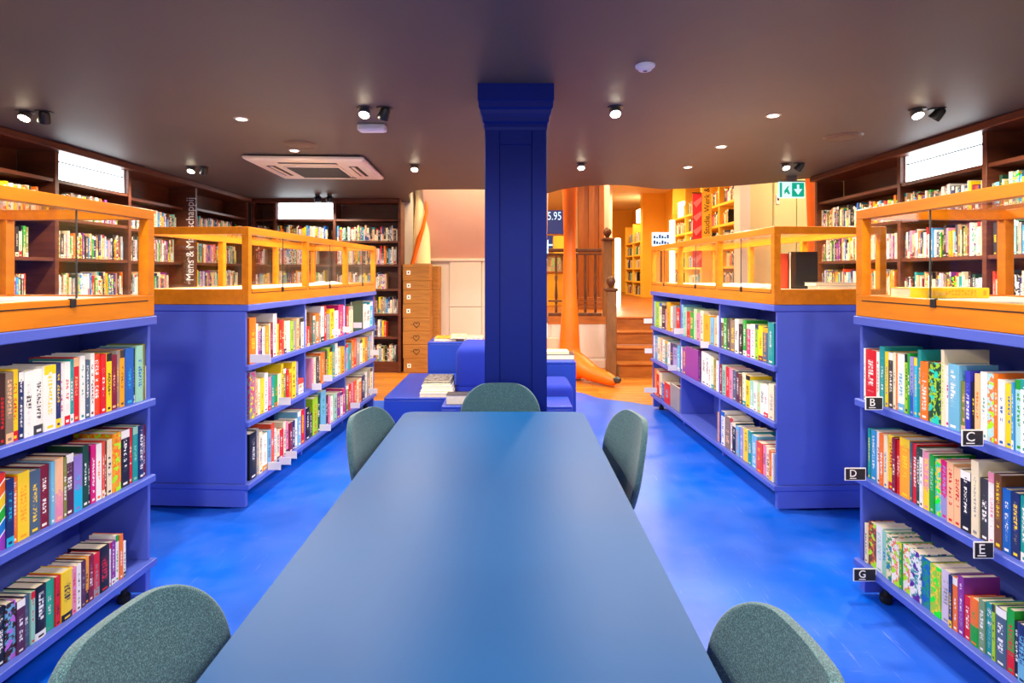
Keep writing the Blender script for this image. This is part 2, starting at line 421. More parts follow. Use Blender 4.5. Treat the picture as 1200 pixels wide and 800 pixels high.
# ------------------------------------------------------------------ books
PAL = dict(white=(240,238,232), cream=(240,226,190), grey=(150,148,146), charcoal=(62,60,64), black=(26,24,28), navy=(30,46,104),
  blue=(26,96,186), royal=(52,58,190), sky=(110,180,214), skyblue=(60,150,210), cyan=(30,180,220), ltcyan=(176,226,232), aqua=(70,200,190),
  teal=(22,150,150), mint=(150,206,182), seagreen=(36,166,130), green=(30,160,50), dkgreen=(24,70,50), lime=(160,206,30), olive=(130,132,50),
  yellow=(248,210,20), ochre=(200,150,50), amber=(246,166,20), orange=(240,116,16), orangered=(240,74,30), redorange=(228,74,40), red=(214,28,34),
  maroon=(130,22,46), magenta=(214,20,120), pink=(230,140,170), peach=(244,190,140), plum=(86,36,66), purple=(140,50,150), lavender=(150,146,206),
  violet=(140,120,200), lilac=(216,200,220), brown=(110,66,32), dkbrown=(62,34,24), taupe=(138,116,98), slate=(76,98,120), sage=(120,150,110), ltgreen=(180,214,160))
NAMES = dict(dkbrown='dark-brown', dkgreen='dark-green', skyblue='bright-blue', ltcyan='pale-cyan', seagreen='sea-green', orangered='orange-red',
  redorange='red-orange', ltgreen='pale-green', royal='royal-blue', sky='sky-blue')
LIGHT = {'white','cream','ltcyan','mint','lilac','peach','yellow','lime','ltgreen','sky','aqua','amber','pink'}

def book_geo(T, D, H, rnd=0.0):
    """cover and page block; spine at x=0 facing +x, thickness along +y, height along z, depth towards -x"""
    w = min(0.0025, T * 0.2); i = 0.004
    cv, cf, cu = [], [], []
    sp = [(0.0 - 0.0, 0.0), (rnd, T * 0.25), (rnd * 1.2, T * 0.5), (rnd, T * 0.75), (0.0, T)] if rnd else [(0, 0), (0, T)]
    prof = sp + [(-D, T), (-D, T - w), (-w, T - w), (-w, w), (-D, w), (-D, 0)]
    n = len(prof); ns = len(sp)
    for z in (0, H):
        for p in prof: cv.append((p[0], p[1], z))
    for k in range(n):
        j = (k + 1) % n
        cf.append((k, j, n + j, n + k))
        if k < ns - 1:
            a, b = sp[k][1] / T, sp[k+1][1] / T
            cu.append(((a, 0), (b, 0), (b, 1), (a, 1)))
        else: cu.append(((-1, -1),) * 4)
    # top and bottom strips: spine, boards
    for z, fl in ((0, True), (1, False)):
        o = z * n
        q1 = tuple(o + k for k in range(ns)) + (o + ns + 2, o + ns + 3)
        q2 = (o + ns - 1, o + ns, o + ns + 1, o + ns + 2)
        q3 = (o + 0, o + ns + 3, o + ns + 4, o + ns + 5)
        for q in (q1, q2, q3):
            cf.append(q[::-1] if fl else q); cu.append(((-1, -1),) * len(q))
    x0, x1, y0, y1, z0, z1 = -D + i, -w, w, T - w, i * 0.7, H - i * 0.7
    pv = [(x0,y0,z0),(x1,y0,z0),(x1,y1,z0),(x0,y1,z0),(x0,y0,z1),(x1,y0,z1),(x1,y1,z1),(x0,y1,z1)]
    pf = [(0,3,2,1),(4,5,6,7),(0,1,5,4),(2,3,7,6),(3,0,4,7)]
    return cv, cf, cu, pv, pf

def fill_mesh(me, faces_uv, c1, c2, pr, nv):
    uvl = me.uv_layers.new(name='UVMap'); flat = []
    for q in faces_uv:
        for a in q: flat += [a[0], a[1]]
    uvl.data.foreach_set('uv', flat)
    for nm, cc in (('c1', c1), ('c2', c2), ('prm', pr)):
        at = me.attributes.new(nm, 'FLOAT_COLOR', 'POINT'); at.data.foreach_set('color', cc)

def make_book(T, D, H, c1, c2, style, mat=None, rnd=0.0):
    cv, cf, cu, pv, pf = book_geo(T, D, H, rnd)
    me = bpy.data.meshes.new('book'); me.from_pydata(cv, [], cf)
    n = len(cv)
    fill_mesh(me, cu, list(lin(PAL[c1])) * n, list(lin(PAL[c2])) * n, [style, random.random(), H, 1] * n, n)
    me.materials.append(mat or M['book'])
    o = bpy.data.objects.new('book', me); COL.objects.link(o)
    pm = bpy.data.meshes.new('pages'); pm.from_pydata(pv, [], pf); pm.materials.append(M['paper'])
    p = bpy.data.objects.new('pages', pm); COL.objects.link(p); p.parent = o
    return o

STUFF = dict(v=[], f=[], u=[], c1=[], c2=[], pr=[])
def stuff_book(mat4, T, D, H, c1, c2, style):
    cv, cf, cu, pv, pf = book_geo(T, D, H)
    S = STUFF; pr = [style, random.random(), H, 1]
    for vs, fs, us, a, b, p in ((cv, cf, cu, lin(PAL[c1]), lin(PAL[c2]), pr), (pv, pf, [((-1, -1),) * 4] * len(pf), lin((236, 226, 200)), lin((236, 226, 200)), [0, 0, 0.2, 1])):
        o = len(S['v'])
        S['v'] += [tuple(mat4 @ Vector(q)) for q in vs]
        S['f'] += [tuple(o + k for k in q) for q in fs]; S['u'] += us
        S['c1'] += list(a) * len(vs); S['c2'] += list(b) * len(vs); S['pr'] += list(p) * len(vs)

ORD = ['first','second','third','fourth','fifth','sixth','seventh','eighth','ninth','tenth','eleventh','twelfth','thirteenth','fourteenth','fifteenth',
  'sixteenth','seventeenth','eighteenth','nineteenth']
TENS = {20: 'twent', 30: 'thirt', 40: 'fort', 50: 'fift'}
def ordinal(k):
    if k <= 19: return ORD[k - 1]
    t, r = k // 10 * 10, k % 10
    return TENS[t] + 'ieth' if r == 0 else TENS[t] + 'y-' + ORD[r - 1]

def auto_c2(c1):
    return random.choice(['black', 'navy', 'red', 'maroon', 'charcoal', 'teal', 'orange', 'blue']) if c1 in LIGHT else random.choice(['white', 'cream', 'white', 'yellow', 'peach'])

# the four table-side units: front line (depth 0), direction along +Y, side
UL = 2.64
def unit_frame(far, near, d, s):
    n = math.hypot(d, 1); dv = Vector((d / n, 1 / n))
    P = Vector(near) if near else Vector(far) - UL * dv
    return dict(P=P, d=dv, s=s, ang=-math.atan2(dv.x, dv.y))
U = {
 'front left': unit_frame((-1.619, 2.55), None, 0.044, 1),
 'front right': unit_frame((1.557, 2.55), None, -0.034, -1),
 'back left': unit_frame(None, (-1.61, 3.44), 0.053, 1),
 'back right': unit_frame(None, (1.592, 3.42), -0.036, -1),
}
SHELF = [0.884, 0.540, 0.160]
def upt(u, t, dep, z):
    inw = Vector((-u['d'].y, u['d'].x)) * u['s']
    p = u['P'] + u['d'] * t + inw * dep
    return Vector((p.x, p.y, z))
def px_t(u, x, dep=0.02):
    p = upt(u, 0, dep, 0); k = (x - 600) / F
    return (k * p.y - p.x) / (u['d'].x - k * u['d'].y)

ROWS = {}
ROWS['front left', 0] = (0, """2 440 yellow;8 438 dkbrown red;17 436 taupe;24 433 yellow;30 436 navy white;41 435 white black;52 432 white;66 428 white yellow .25;
72 425 navy;77 426 white magenta .7;84 424 white red;88.5 421 teal;95 419 red;101 417 white;107 422 slate white;112 414 white;119 415 orangered white;125 415 red white;
131 414 yellow black AQUILA;138 416 maroon;142 411 grey;147.5 410 amber;157 408 blue cyan;160 408 black white;168 405 mint;174 403 olive lime .7""")
ROWS['front left', 1] = (0, """8 554 rainbow;17 561 navy cyan;22 559 orange;36 553 yellow amber;49 551 slate yellow;60 545 maroon white;65 541 sky white;75 537 peach pink .5;79 536 olive;
88 532 plum white;98 533 violet cyan .52;105 522 dkgreen white;108 530 black;114 521 magenta white;120.5 520 white orange;124 517 redorange;127 517 brown;133 515 cream;143 507 amber orange .85;
153 504 black white;157 502 red;163 500 teal mint;169 498 navy white;174 498 maroon""")
ROWS['front left', 2] = (0, """8 711 black white;20 706 dkbrown sky .85;30 703 plum white;37 697 slate white;42 693 mint;55 686 black white;66 680 seagreen white;72 675 red black;85 668 yellow black;
90 665 pink red;95.5 661 white black;101 657 plum grey;105.5 653 amber black .5;111 650 maroon white;118 648 red grey .52;130 640 black red;132 636 white;137 634 purple;141 627 white green .25;145 626 orange;148 634 white""")
ROWS['front right', 0] = (1012, """1014 408 white;1027 410 red white;1030 412 white;1036 406 teal white .7;1039.5 412 yellow;1045 413 charcoal white;1048 413 cream;1050 415 orange;1059 415 white sky;
1063 415 lime;1066 414 green;1070 418 lavender blue .5;1074 419 cyan;1078 410 teal;1087 424 orange;1101 425 dkgreen lime .9;1105 410 cream lime;1111 428 white magenta;1124 427 sky white;
1130 447 olive;1136 435 royal white;1141 448 black yellow;1147 438 peach orange;1155 436 white teal;1163 438 ltcyan orange .85;1168 438 orange;1176 445 white blue;1184 450 yellow blue;
1187 448 skyblue;1195 445 ltcyan green;1206 445 white teal""")
ROWS['front right', 1] = (1016, """1019 502 teal;1026 504 skyblue white;1030 506 white;1035 508 orange;1039 510 cream;1045 510 yellow;1049 513 maroon;1053 516 red;1065 514 amber yellow;1068 518 slate;1073 520 red white;
1077 524 dkgreen;1081 526 white;1088 530 pink yellow .5;1094 533 green mint;1101 538 aqua yellow .85;1109 540 magenta lavender .55;1117 542 peach red;1125 548 peach red;1137 552 black white;
1146 540 cream grey;1156 561 charcoal white;1164 554 white pink;1173 556 brown yellow;1183 573 blue white;1193 577 navy yellow;1203 582 teal white""")
ROWS['front right', 2] = (1013, """1016 613 cream;1025 613 brown orange .9;1033 616 white mint;1038 622 mint blue;1044 627 cream green .85;1053 633 white orange .85;1056 636 green yellow;1065 640 white orange .85;
1078 646 white teal .85;1089 655 blue green .9;1101 663 lime yellow .9;1111 668 lilac grey;1115 674 navy;1121 677 orange white;1128 675 purple white;1135 699 red white;1146 702 orange green .55;1153 703 sage;
1161 707 teal white;1165 708 lime;1178 713 slate white;1187 714 green red .55;1192 728 black white;1203 732 navy sky .55""")
ROWS['back left', 0] = (293, """300.5 372 orange;303 379 white;306 382 purple;308 385 navy;311 383 white;315.5 382 ochre;317 379 cream;321 378 maroon pink;325.5 364 white red;328 373 yellow;331 375 red;334 375 redorange white;
337 376 cream;341 376 white yellow;344 376 lime;348 376 grey;351 373 peach;353.5 373 charcoal;358 372 white;360 358 white;363 384 red;367 366 brown taupe;370 370 teal white;375 367 orange;377 370 grey;
381 355 white;383 358 red;387 368 grey mint;392 362 yellow;397 364 white;403 357 magenta;406 358 white;409 359 red;414 359 cream grey;426 351 F dkgreen blue;430 356 white;434 357 white black;437 354 cyan;441 352 white yellow""")
ROWS['back left', 1] = (293, """300 434 grey magenta .85;303 443 peach;306 444 cream;310 443 yellow olive;314 437 white;318 442 pink;322 440 teal;326 440 green orange;330 438 cream;333 426 yellow;336 432 olive;339 433 red;
342 432 orange;347 424 yellow;350 424 lavender navy;366 0 GAP;368 420 pink;371 419 cream;374 418 charcoal;376 417 peach;381 413 orange;384 411 dkgreen;387 408 lime;390 407 yellow;393 404 teal;396 402 white;
400 407 cream orange;404 406 amber;406 410 grey;409 403 sky;412 402 teal;415 398 orange;418 396 red;422 396 grey;425 398 white;428 396 yellow;431 395 orange;433 395 teal;436 393 lavender;439 388 cream;441 386 yellow""")
ROWS['back left', 2] = (293, """301 507 black white;304 502 grey;308 506 cream;314 508 white amber;318 504 sky;322 496 redorange;325 502 white;328 505 cream;333 503 red white;336 494 cream;339 494 pink;343 495 maroon;
346 493 navy;349 491 white;353 482 sky white;359 480 red;364 478 black white;367 484 charcoal;373 466 lime;376 463 dkgreen;382 458 sky teal;385 463 plum;388 465 pink;391 464 white;395 461 mint;399 460 purple;
402 459 white;406 455 magenta;409 452 olive;412 450 red;415 448 pink;418 446 redorange;421 445 cream;424 443 orange;428 440 navy;431 436 white;434 434 grey;437 431 cream;440 430 white""")
ROWS['back right', 0] = (763, """765 353 white;768 353 mint;772 354 lime;775 355 cream;779 358 black;781 358 pink;785 354 amber;788 359 white;792 358 grey lavender;796 361 red;800 357 sky;804 360 mint teal;808 365 red pink;
812 366 green;816 362 ltgreen cyan;820 367 pink;824 364 cream;832 369 amber;836 372 sky;840 372 peach;844 370 white green;847 373 brown;851 373 green;855 373 charcoal;861 375 taupe yellow;865 374 white;
870 380 black white NO_LOGO;874 375 green;879 380 magenta;884 380 white;888 380 lime;893 382 yellow;899 384 slate amber;906 378 teal white""")
ROWS['back right', 1] = (765, """767 393 white;770 393 skyblue;773 395 cream;776 396 peach;779 398 white;782 399 teal amber;785 401 white;788 402 navy;793 403 lavender navy;796 405 cyan;799 406 white;803 408 purple;
818 408 F purple grey;821 0 GAP;826 412 white;830 414 white;833 416 white;836 418 cream;839 422 olive;842 423 white;846 427 maroon;850 428 mint;854 430 red;858 432 pink black;862 434 slate;866 437 plum;869 439 brown;
873 437 cream;878 440 yellow;882 446 mint white;886 448 white;890 449 ltgreen;895 450 white;900 451 white red;906 450 cream grey""")
ROWS['back right', 2] = (766, """769 432 orange;772 434 red;775 437 cream;778 449 blue;785 449 red cyan;796 452 F grey taupe;840 0 GAP;845 483 amber;849 482 white blue;855 488 taupe;858 490 white;862 495 black;866 499 sky;
870 501 lavender;876 503 yellow olive;880 505 teal;886 510 sky white;893 518 redorange;897 522 pink navy;901 525 cream;904 528 orange;906 531 white red""")

BOOKS = []     # every book of the four units, then the 285 largest become objects
GNAME = {'front left': 'books on the front left blue unit', 'front right': 'books on the front right blue unit',
         'back left': 'books on the back left blue unit', 'back right': 'books on the back right blue unit'}
for (un, r), (start, txt) in ROWS.items():
    u = U[un]; prev = start; rowl = []
    for ent in txt.replace('\n', '').split(';'):
        p = ent.split(); xe, yt = float(p[0]), float(p[1])
        ta, tb = sorted((px_t(u, prev), px_t(u, xe)))
        b = dict(un=un, r=r, ta=ta, tb=tb, face=False, title=None, style=None, x=(prev + xe) / 2)
        k = 2
        if p[k] == 'F': b['face'] = True; k += 1
        prev = xe
        if p[k] == 'GAP': continue
        b['c1'] = p[k]; k += 1; b['c2'] = None
        for q in p[k:]:
            if q[0] == '.': b['style'] = float(q)
            elif q in PAL: b['c2'] = q
            else: b['title'] = q.replace('_', ' ')
        ta = max(ta, 0.0195); tb = min(tb, UL - 0.0225)
        for dv in (0.88, 1.76):
            if ta < dv + 0.0115 and tb > dv - 0.0115:
                if dv - ta > tb - dv: tb = dv - 0.0115
                else: ta = dv + 0.0115
        if tb - ta < 0.006: continue
        b['ta'], b['tb'] = ta, tb
        c = upt(u, (ta + tb) / 2, 0.02, 0)
        b['H'] = max(0.15, min(0.315 if r < 2 else 0.34, CZ - (yt - HZ) / F * c.y - SHELF[r]))
        if r < 2: b['H'] = min(b['H'], 0.29)
        b['area'] = abs(tb - ta) * b['H'] / c.y ** 2 * (abs(c.x) / c.y + 0.05)
        rowl.append(b)
    rowl.sort(key=lambda b: -b['tb'] if un.startswith('front') else b['ta'])
    for i, b in enumerate(rowl):
        b['i'] = i + 1; b['nb'] = (rowl[i-1]['c1'] if i else None, rowl[i+1]['c1'] if i + 1 < len(rowl) else None)
    BOOKS += rowl
BOOKS.sort(key=lambda b: -b['area'])
def cn(c): return NAMES.get(c, c) if c != 'rainbow' else 'rainbow-striped'
SHN = ['top', 'middle', 'bottom']
for n, b in enumerate(BOOKS):
    u = U[b['un']]; rg = b['ta'], b['tb']
    T = max(0.005, (rg[1] - rg[0]) - 0.0012); H = b['H']
    D = min(0.235, max(0.115, H * 0.66 + random.uniform(-0.015, 0.02)))
    c1 = b['c1']; c2 = b['c2'] or auto_c2(c1 if c1 in PAL else 'white'); stl = b['style'] if b['style'] is not None else random.choice([0.05, 0.1, 0.2, 0.4, 0.65, 0.65, 0.7])
    dep = 0.02 + random.uniform(0, 0.008)
    if b['face']:
        T, D = 0.022, rg[1] - rg[0]
    rz = u['ang'] + (0 if u['s'] > 0 else PI)
    if u['s'] > 0: pos = upt(u, rg[0] + 0.0006, dep, SHELF[b['r']] + 0.0005)
    else: pos = upt(u, rg[1] - 0.0006, dep, SHELF[b['r']] + 0.0005)
    if b['face']:
        rz += PI / 2; pos = upt(u, rg[1] if u['s'] > 0 else rg[0], dep, SHELF[b['r']] + 0.0005)
    if n < 285:
        o = make_book(T, D, H, c1 if c1 in PAL else 'white', c2, stl, M['rainbow'] if c1 == 'rainbow' else None, 0.0025 if T > 0.03 and random.random() < 0.4 else 0)
        o.location = pos; o.rotation_euler = (0, 0, rz)
        a, c = b['nb']; end = 'far end' if b['un'].startswith('front') else 'near end'
        if a and c: mid = f' between {cn(a)} and {cn(c)} ones'
        elif a: mid = f' beside a {cn(a)} one'
        else: mid = f' beside a {cn(c)} one'
        lab = f"{cn(c1)} book{mid}, {ordinal(b['i'])} from {end}, {SHN[b['r']]} shelf, {b['un']} unit"
        tag(o, lab, 'book', GNAME[b['un']])
        if b['title']:
            t = NT('title_print'); t.base(lin(PAL[c2])); t.rough(0.5)
            ob = text_mesh('title', b['title'], T * 0.8, t.m, o, (0.0005, T / 2, H * 0.5), (0, 0, 0), 0.0002)
            ob.rotation_euler = Matrix(((0, 0, 1), (0, 1, 0), (-1, 0, 0))).to_euler()
            wdt = max(v.co.x for v in ob.data.vertices) * 2
            if wdt > H * 0.85: ob.scale = (H * 0.85 / wdt, 1, 1)
    else:
        m4 = Matrix.Translation(pos) @ Matrix.Rotation(rz, 4, 'Z')
        stuff_book(m4, T, D, H, c1 if c1 in PAL else 'white', c2, stl)
# the rows run on towards the photographer, outside the frame
for un in ('front left', 'front right'):
    u = U[un]
    for r in range(3):
        t = min(b['ta'] for b in BOOKS if b['un'] == un and b['r'] == r)
        while t > 1.15:
            T = random.uniform(0.014, 0.034); H = random.uniform(0.19, 0.25); t -= T
            c1 = random.choice(list(PAL)); pos = upt(u, t if u['s'] > 0 else t + T - 0.001, 0.05, SHELF[r] + 0.0005)
            stuff_book(Matrix.Translation(pos) @ Matrix.Rotation(u['ang'] + (0 if u['s'] > 0 else PI), 4, 'Z'), T - 0.001, 0.15, H, c1, auto_c2(c1), 0.1)

# ------------------------------------------------------------------ blue shelf units and glass display cases
CZ0, CZ1, CZ2, CZ3 = 1.257, 1.352, 1.690, 1.735
CASE_D = 0.70
def build_unit(un):
    u = U[un]; s = -u['s']            # local +x*s points into the unit
    side = un.split()
    desc = {'front left': 'blue shelf unit at the left edge, rainbow-striped book on its middle shelf',
            'front right': 'blue shelf unit at the right edge with black letter signs',
            'back left': 'blue shelf unit beyond the left chairs with a wide blank end panel',
            'back right': 'blue shelf unit beyond the right chairs with an empty bottom bay'}[un]
    r = thing('shelf_unit', desc, 'shelf unit', (u['P'].x, u['P'].y, 0), u['ang'], 'blue shelf units beside the table')
    X = lambda d: d * s
    B = lambda name, d0, d1, y0, y1, z0, z1, bev=0.002, mat='blue': MB().box(X(d0), X(d1), y0, y1, z0, z1, bev).build(name, M[mat], r)
    B('end_panel', 0.018, CASE_D, 0, 0.018, 0.160, 1.218); B('end_panel', 0.018, CASE_D, UL - 0.018, UL, 0.160, 1.218)
    B('bottom_shelf', -0.006, CASE_D + 0.006, -0.010, UL + 0.010, 0.128, 0.160, 0.003)
    B('plinth_end', 0.02, CASE_D, -0.003, 0.03, 0.02, 0.128); B('plinth_end', 0.02, CASE_D, UL - 0.03, UL + 0.003, 0.02, 0.128)
    B('plinth', 0.14, 0.16, 0.03, UL - 0.03, 0.02, 0.128)
    B('back_panel', 0.33, 0.35, 0.024, UL - 0.024, 0.160, 1.218, 0); B('rear_panel', CASE_D - 0.02, CASE_D, 0.024, UL - 0.024, 0.02, 1.218, 0)
    for k in (1, 2):
        for z0, z1 in ((0.160, 0.508), (0.540, 0.852), (0.884, 1.218)):
            B('divider', 0.024, 0.33, k * 0.88 - 0.011, k * 0.88 + 0.011, z0, z1, 0.001)
    for z in SHELF[:2]:
        B('shelf', 0.017, 0.33, 0.018, UL - 0.018, z - 0.032, z, 0); B('shelf_lip', -0.004, 0.0175, -0.006, UL + 0.006, z - 0.032, z, 0.003)
    B('top_board', -0.006, CASE_D + 0.006, -0.010, UL + 0.010, 1.218, CZ0, 0.003)
    for k in range(1, 3):
        B('bracket', 0.05, 0.14, k * 0.88 - 0.012, k * 0.88 + 0.012, 0.06, 0.128, 0.001)
    ft = None
    for d in (0.09, 0.6):
        for yy in (0.07, UL - 0.07):
            if ft is None: ft = MB().lathe([(0.022, 0.0), (0.026, 0.006), (0.026, 0.03), (0.012, 0.034), (0.012, 0.128)], (0, 0, 0), 12).build('foot', M['rubber'], r, True, (X(d), yy, 0))
            else: inst(ft, 'foot', r, (X(d), yy, 0))
    return r
def build_case(un):
    u = U[un]; s = -u['s']
    desc = {'front left': 'orange-brown glass display case at the left edge, white mat inside',
            'front right': 'orange-brown glass display case at the right edge with long yellow book inside',
            'back left': 'brown-ended glass display case beyond the left chairs, near the cardboard boxes',
            'back right': 'brown-ended glass display case holding a black upright book, near the green sign'}[un]
    r = thing('display_case', desc, 'display case', (u['P'].x, u['P'].y, 0), u['ang'], 'glass display cases on the blue units')
    X = lambda d: d * s; w = 0.042
    B = lambda name, d0, d1, y0, y1, z0, z1, bev=0.002, mat='case_wood': MB().box(X(d0), X(d1), y0, y1, z0, z1, bev).build(name, M[mat], r)
    z0, z1, z2, z3 = CZ0 + 0.001, CZ1, CZ2, CZ3
    B('base_rail', 0, w, 0, UL, z0, z1); B('base_rail', CASE_D - w, CASE_D, 0, UL, z0, z1)
    B('base_rail', w, CASE_D - w, 0, w, z0, z1); B('base_rail', w, CASE_D - w, UL - w, UL, z0, z1)
    B('deck', w, CASE_D - w, w, UL - w, z1 - 0.02, z1 - 0.006, 0, 'deck')
    B('top_rail', 0, w, 0, UL, z2, z3); B('top_rail', CASE_D - w, CASE_D, 0, UL, z2, z3)
    B('top_rail', w, CASE_D - w, 0, w, z2, z3); B('top_rail', w, CASE_D - w, UL - w, UL, z2, z3)
    for k in range(4):
        yy = min(max(k * 0.88 - w / 2, 0), UL - w)
        B('post', 0, w, yy, yy + w, z1, z2, 0.0015); B('post', CASE_D - w, CASE_D, yy, yy + w, z1, z2, 0.0015)
    for k in range(3):
        a, b = k * 0.88 + w / 2 + (w / 2 if k == 0 else 0), (k + 1) * 0.88 - w / 2 - (w / 2 if k == 2 else 0)
        m = (a + b) / 2
        B('glass_pane', 0.010, 0.014, a, m + 0.03, z1 + 0.002, z2 - 0.001, 0, 'glass')
        B('glass_pane', 0.022, 0.026, m - 0.03, b, z1 + 0.002, z2 - 0.001, 0, 'glass')
        B('pane_edge', 0.0095, 0.0145, m + 0.03, m + 0.034, z1 + 0.002, z2 - 0.001, 0, 'grille')
        B('rear_pane', CASE_D - 0.024, CASE_D - 0.020, a, b, z1, z2, 0, 'glass')
        B('top_pane', w, CASE_D - w, a - 0.02, b + 0.02, z3 - 0.012, z3 - 0.006, 0, 'glass')
        B('track', -0.0015, 0.001, a, b, z1 - 0.026, z1 - 0.022, 0, 'black')
        B('track', -0.0015, 0.001, a - 0.004, a, z1 - 0.026, z1 + 0.0, 0, 'black')
        B('lock', -0.008, 0.01, m - 0.012, m + 0.012, z1 - 0.03, z1 + 0.004, 0.003, 'black')
    B('end_pane', w, CASE_D - w, 0.016, 0.020, z1, z2, 0, 'glass'); B('end_pane', w, CASE_D - w, UL - 0.020, UL - 0.016, z1, z2, 0, 'glass')
    return r
for un in U: build_unit(un)
for un in U: build_case(un)

# letter signs on the front right unit, blank ones on the back units
def flag_sign(pos, w, h, letter, label, side=1):
    r = thing('shelf_sign', label, 'sign', pos, 0, 'signs sticking out from the shelves')
    if letter:
        bd_ = MB().box(-w/2, w/2, 0, 0.003, -h/2, h/2, 0.001).build('border', M['letter'], r)
        MB().box(-w/2 + 0.004, w/2 - 0.004, -0.0012, 0.0, -h/2 + 0.004, h/2 - 0.004).build('plate', M['blackp'], bd_)
        text_mesh('letter', letter, 0.045, M['letter'], bd_, (-w * 0.12, -0.0018, 0.003), (PI / 2, 0, 0), 0.0005)
        MB().box(-w * 0.12 - 0.014, -w * 0.12 + 0.014, -0.002, -0.001, -0.019, -0.016).build('underline', M['letter'], r)
    else:
        MB().box(-w/2, w/2, 0, 0.003, -h/2, h/2, 0.001).build('plate', M['white'], r)
    e = w / 2 * side
    MB().box(e, e - 0.014 * side, 0.003, 0.012, -h/2 + 0.01, h/2 - 0.01).build('clip', M['grille'], r)
    return r
for ch, x, y, hw_ in (('B', 1024.5, 472.5, 10.5), ('C', 1140, 513, 13), ('D', 1002.5, 555.5, 12.5), ('E', 1153, 644.5, 12), ('G', 1013.5, 673.5, 13.5)):
    u = U['front right']; tt = min(px_t(u, x + hw_ - 0.5, -0.004), UL - 0.02); Y = upt(u, tt, 0, 0).y; w = 2 * hw_ / F * Y
    flag_sign(px(x, y, Y), w, 0.056, ch, f'black shelf sign with white border and the white letter {ch}')
k = 0
wn = ['left', 'right']
for si, rows in enumerate(([(305, 420, .13), (394, 389, .07), (406, 386, .07), (419, 381, .08)], [(333.5, 470, .08), (371, 453, .075), (384, 443, .075), (439, 413, .09)],
                           [(321.5, 546, .085), (334, 540, .08), (341, 533, .08), (381, 501, .09), (416, 475, .09), (437, 458, .09)])):
    for j, (x, y, w) in enumerate(rows):
        u = U['back left']; tt = max(px_t(u, x - w * F / 2 / 4.6, -0.004), 0.01); c = upt(u, tt, 0, 0)
        flag_sign(px(x, y, c.y), w, 0.052, None, f'blank white shelf sign, {ordinal(j+1)} from near end, {SHN[si]} shelf, back left unit', -1)
for si, rows in enumerate(([(759.5, 376, .09), (796, 388, .09), (826, 404, .07)], [(760, 411, .08), (788, 431, .08)], [(762.5, 457, .13)])):
    for j, (x, y, w) in enumerate(rows):
        u = U['back right']; tt = min(px_t(u, x + w * F / 2 / 5.4, -0.004), UL - 0.02); c = upt(u, tt, 0, 0)
        flag_sign(px(x, y, c.y), w, 0.052, None, f'blank white shelf sign, {ordinal(j+1)} from far end, {SHN[si]} shelf, back right unit')
# lying stack of three books in the middle shelf gap of the back left unit
u = U['back left']
t1_, t2_ = px_t(u, 351), min(px_t(u, 366), 0.866); zz = SHELF[1] + 0.0005
for j, (c1, lb) in enumerate((('white', 'lowest'), ('cream', 'middle'), ('redorange', 'topmost'))):
    o = make_book(0.036, 0.16, min(0.21, t2_ - t1_ - 0.004), c1, 'red', 0.65)
    o.rotation_euler = (PI / 2, 0, u['ang']); o.location = upt(u, t2_, 0.03, zz)
    zz += 0.037
    tag(o, f'{lb} of three books lying flat on middle shelf, back left unit', 'book', GNAME['back left'])
# bookends
u = U['front left']
for r_, x in ((0, 175.6),):
    p = upt(u, UL - 0.0215, 0.025, SHELF[r_])
    be = thing('bookend', 'thin white bookend closing the top row of the front left unit', 'bookend', p, u['ang'])
    MB().box(-0.11, 0, 0, 0.002, 0.0009, 0.15).build('upright', M['white'], be); MB().box(-0.11, -0.03, -0.012, 0, 0.0001, 0.0004).build('base', M['white'], be)

# things inside the cases
def flat_book(name, label, pos, rz, w, d, h, c1, c2='white', style=0.1, up=False):
    o = make_book(h, w, d, c1, c2, style); o.name = name
    if not up: o.rotation_euler = (PI / 2, 0, rz); 
    else: o.rotation_euler = (0, 0, rz)
    o.location = pos; return tag(o, label, 'book', 'books lying out on show')
DZ = CZ1 - 0.0055
o = flat_book('book', 'long yellow book lying in the front right display case', (2.0, 2.36, DZ), -PI / 2, 0.13, 0.33, 0.042, 'yellow', 'amber', 0.65)
u = U['back right']
o = flat_book('book', 'black book standing upright in the back right display case', (2.01, 3.72, DZ), -PI / 2, 0.18, 0.245, 0.03, 'black', 'maroon', 0.1, True); o.rotation_euler = (0, 0, 0.02); o.location = (2.02, 3.72, DZ)
o = flat_book('book', 'orange-red book standing behind the black one in the display case', (1.90, 3.80, DZ), 0, 0.12, 0.235, 0.03, 'redorange', 'peach', 0.5, True); o.location = (1.90, 3.765, DZ)
zz = DZ
for j, (c1, lb) in enumerate((('white', 'lower'), ('grey', 'upper'))):
    o = flat_book('book', f'{lb} of two pale flat books in the back right display case', (2.235, 3.66 - 0.0, zz), 0, 0.32, 0.14, 0.022, c1); o.location = (2.235 - j * 0.02, 3.655, zz); zz += 0.0225
def open_book(pos, rz, label):
    r = thing('open_book', label, 'book', pos, rz, 'open books in the display cases')
    for s_ in (-1, 1):
        b = MB(); n = 7; w, d = 0.15, 0.22
        top = []
        for i in range(n):
            t_ = i / (n - 1); zz_ = 0.006 + 0.020 * math.sin(PI * min(1, t_ * 1.15 + 0.06)) * (1 - 0.4 * t_)
            top.append((s_ * w * t_, zz_))
        pts = top + [(s_ * w, 0.001), (0, 0.001)]
        vs = [[b.bm.verts.new((p[0], yy, p[1])) for p in pts] for yy in (-d/2, d/2)]
        m_ = len(pts)
        for i in range(m_): b.bm.faces.new((vs[0][i], vs[0][(i+1) % m_], vs[1][(i+1) % m_], vs[1][i]))
        b.bm.faces.new(vs[0]); b.bm.faces.new(vs[1][::-1]); bmesh.ops.recalc_face_normals(b.bm, faces=b.bm.faces)
        b.build('page_block', M['sheet'], r)
    MB().box(-0.155, 0.155, -0.115, 0.115, 0, 0.001).build('cover', M['grille'], r)
    return r
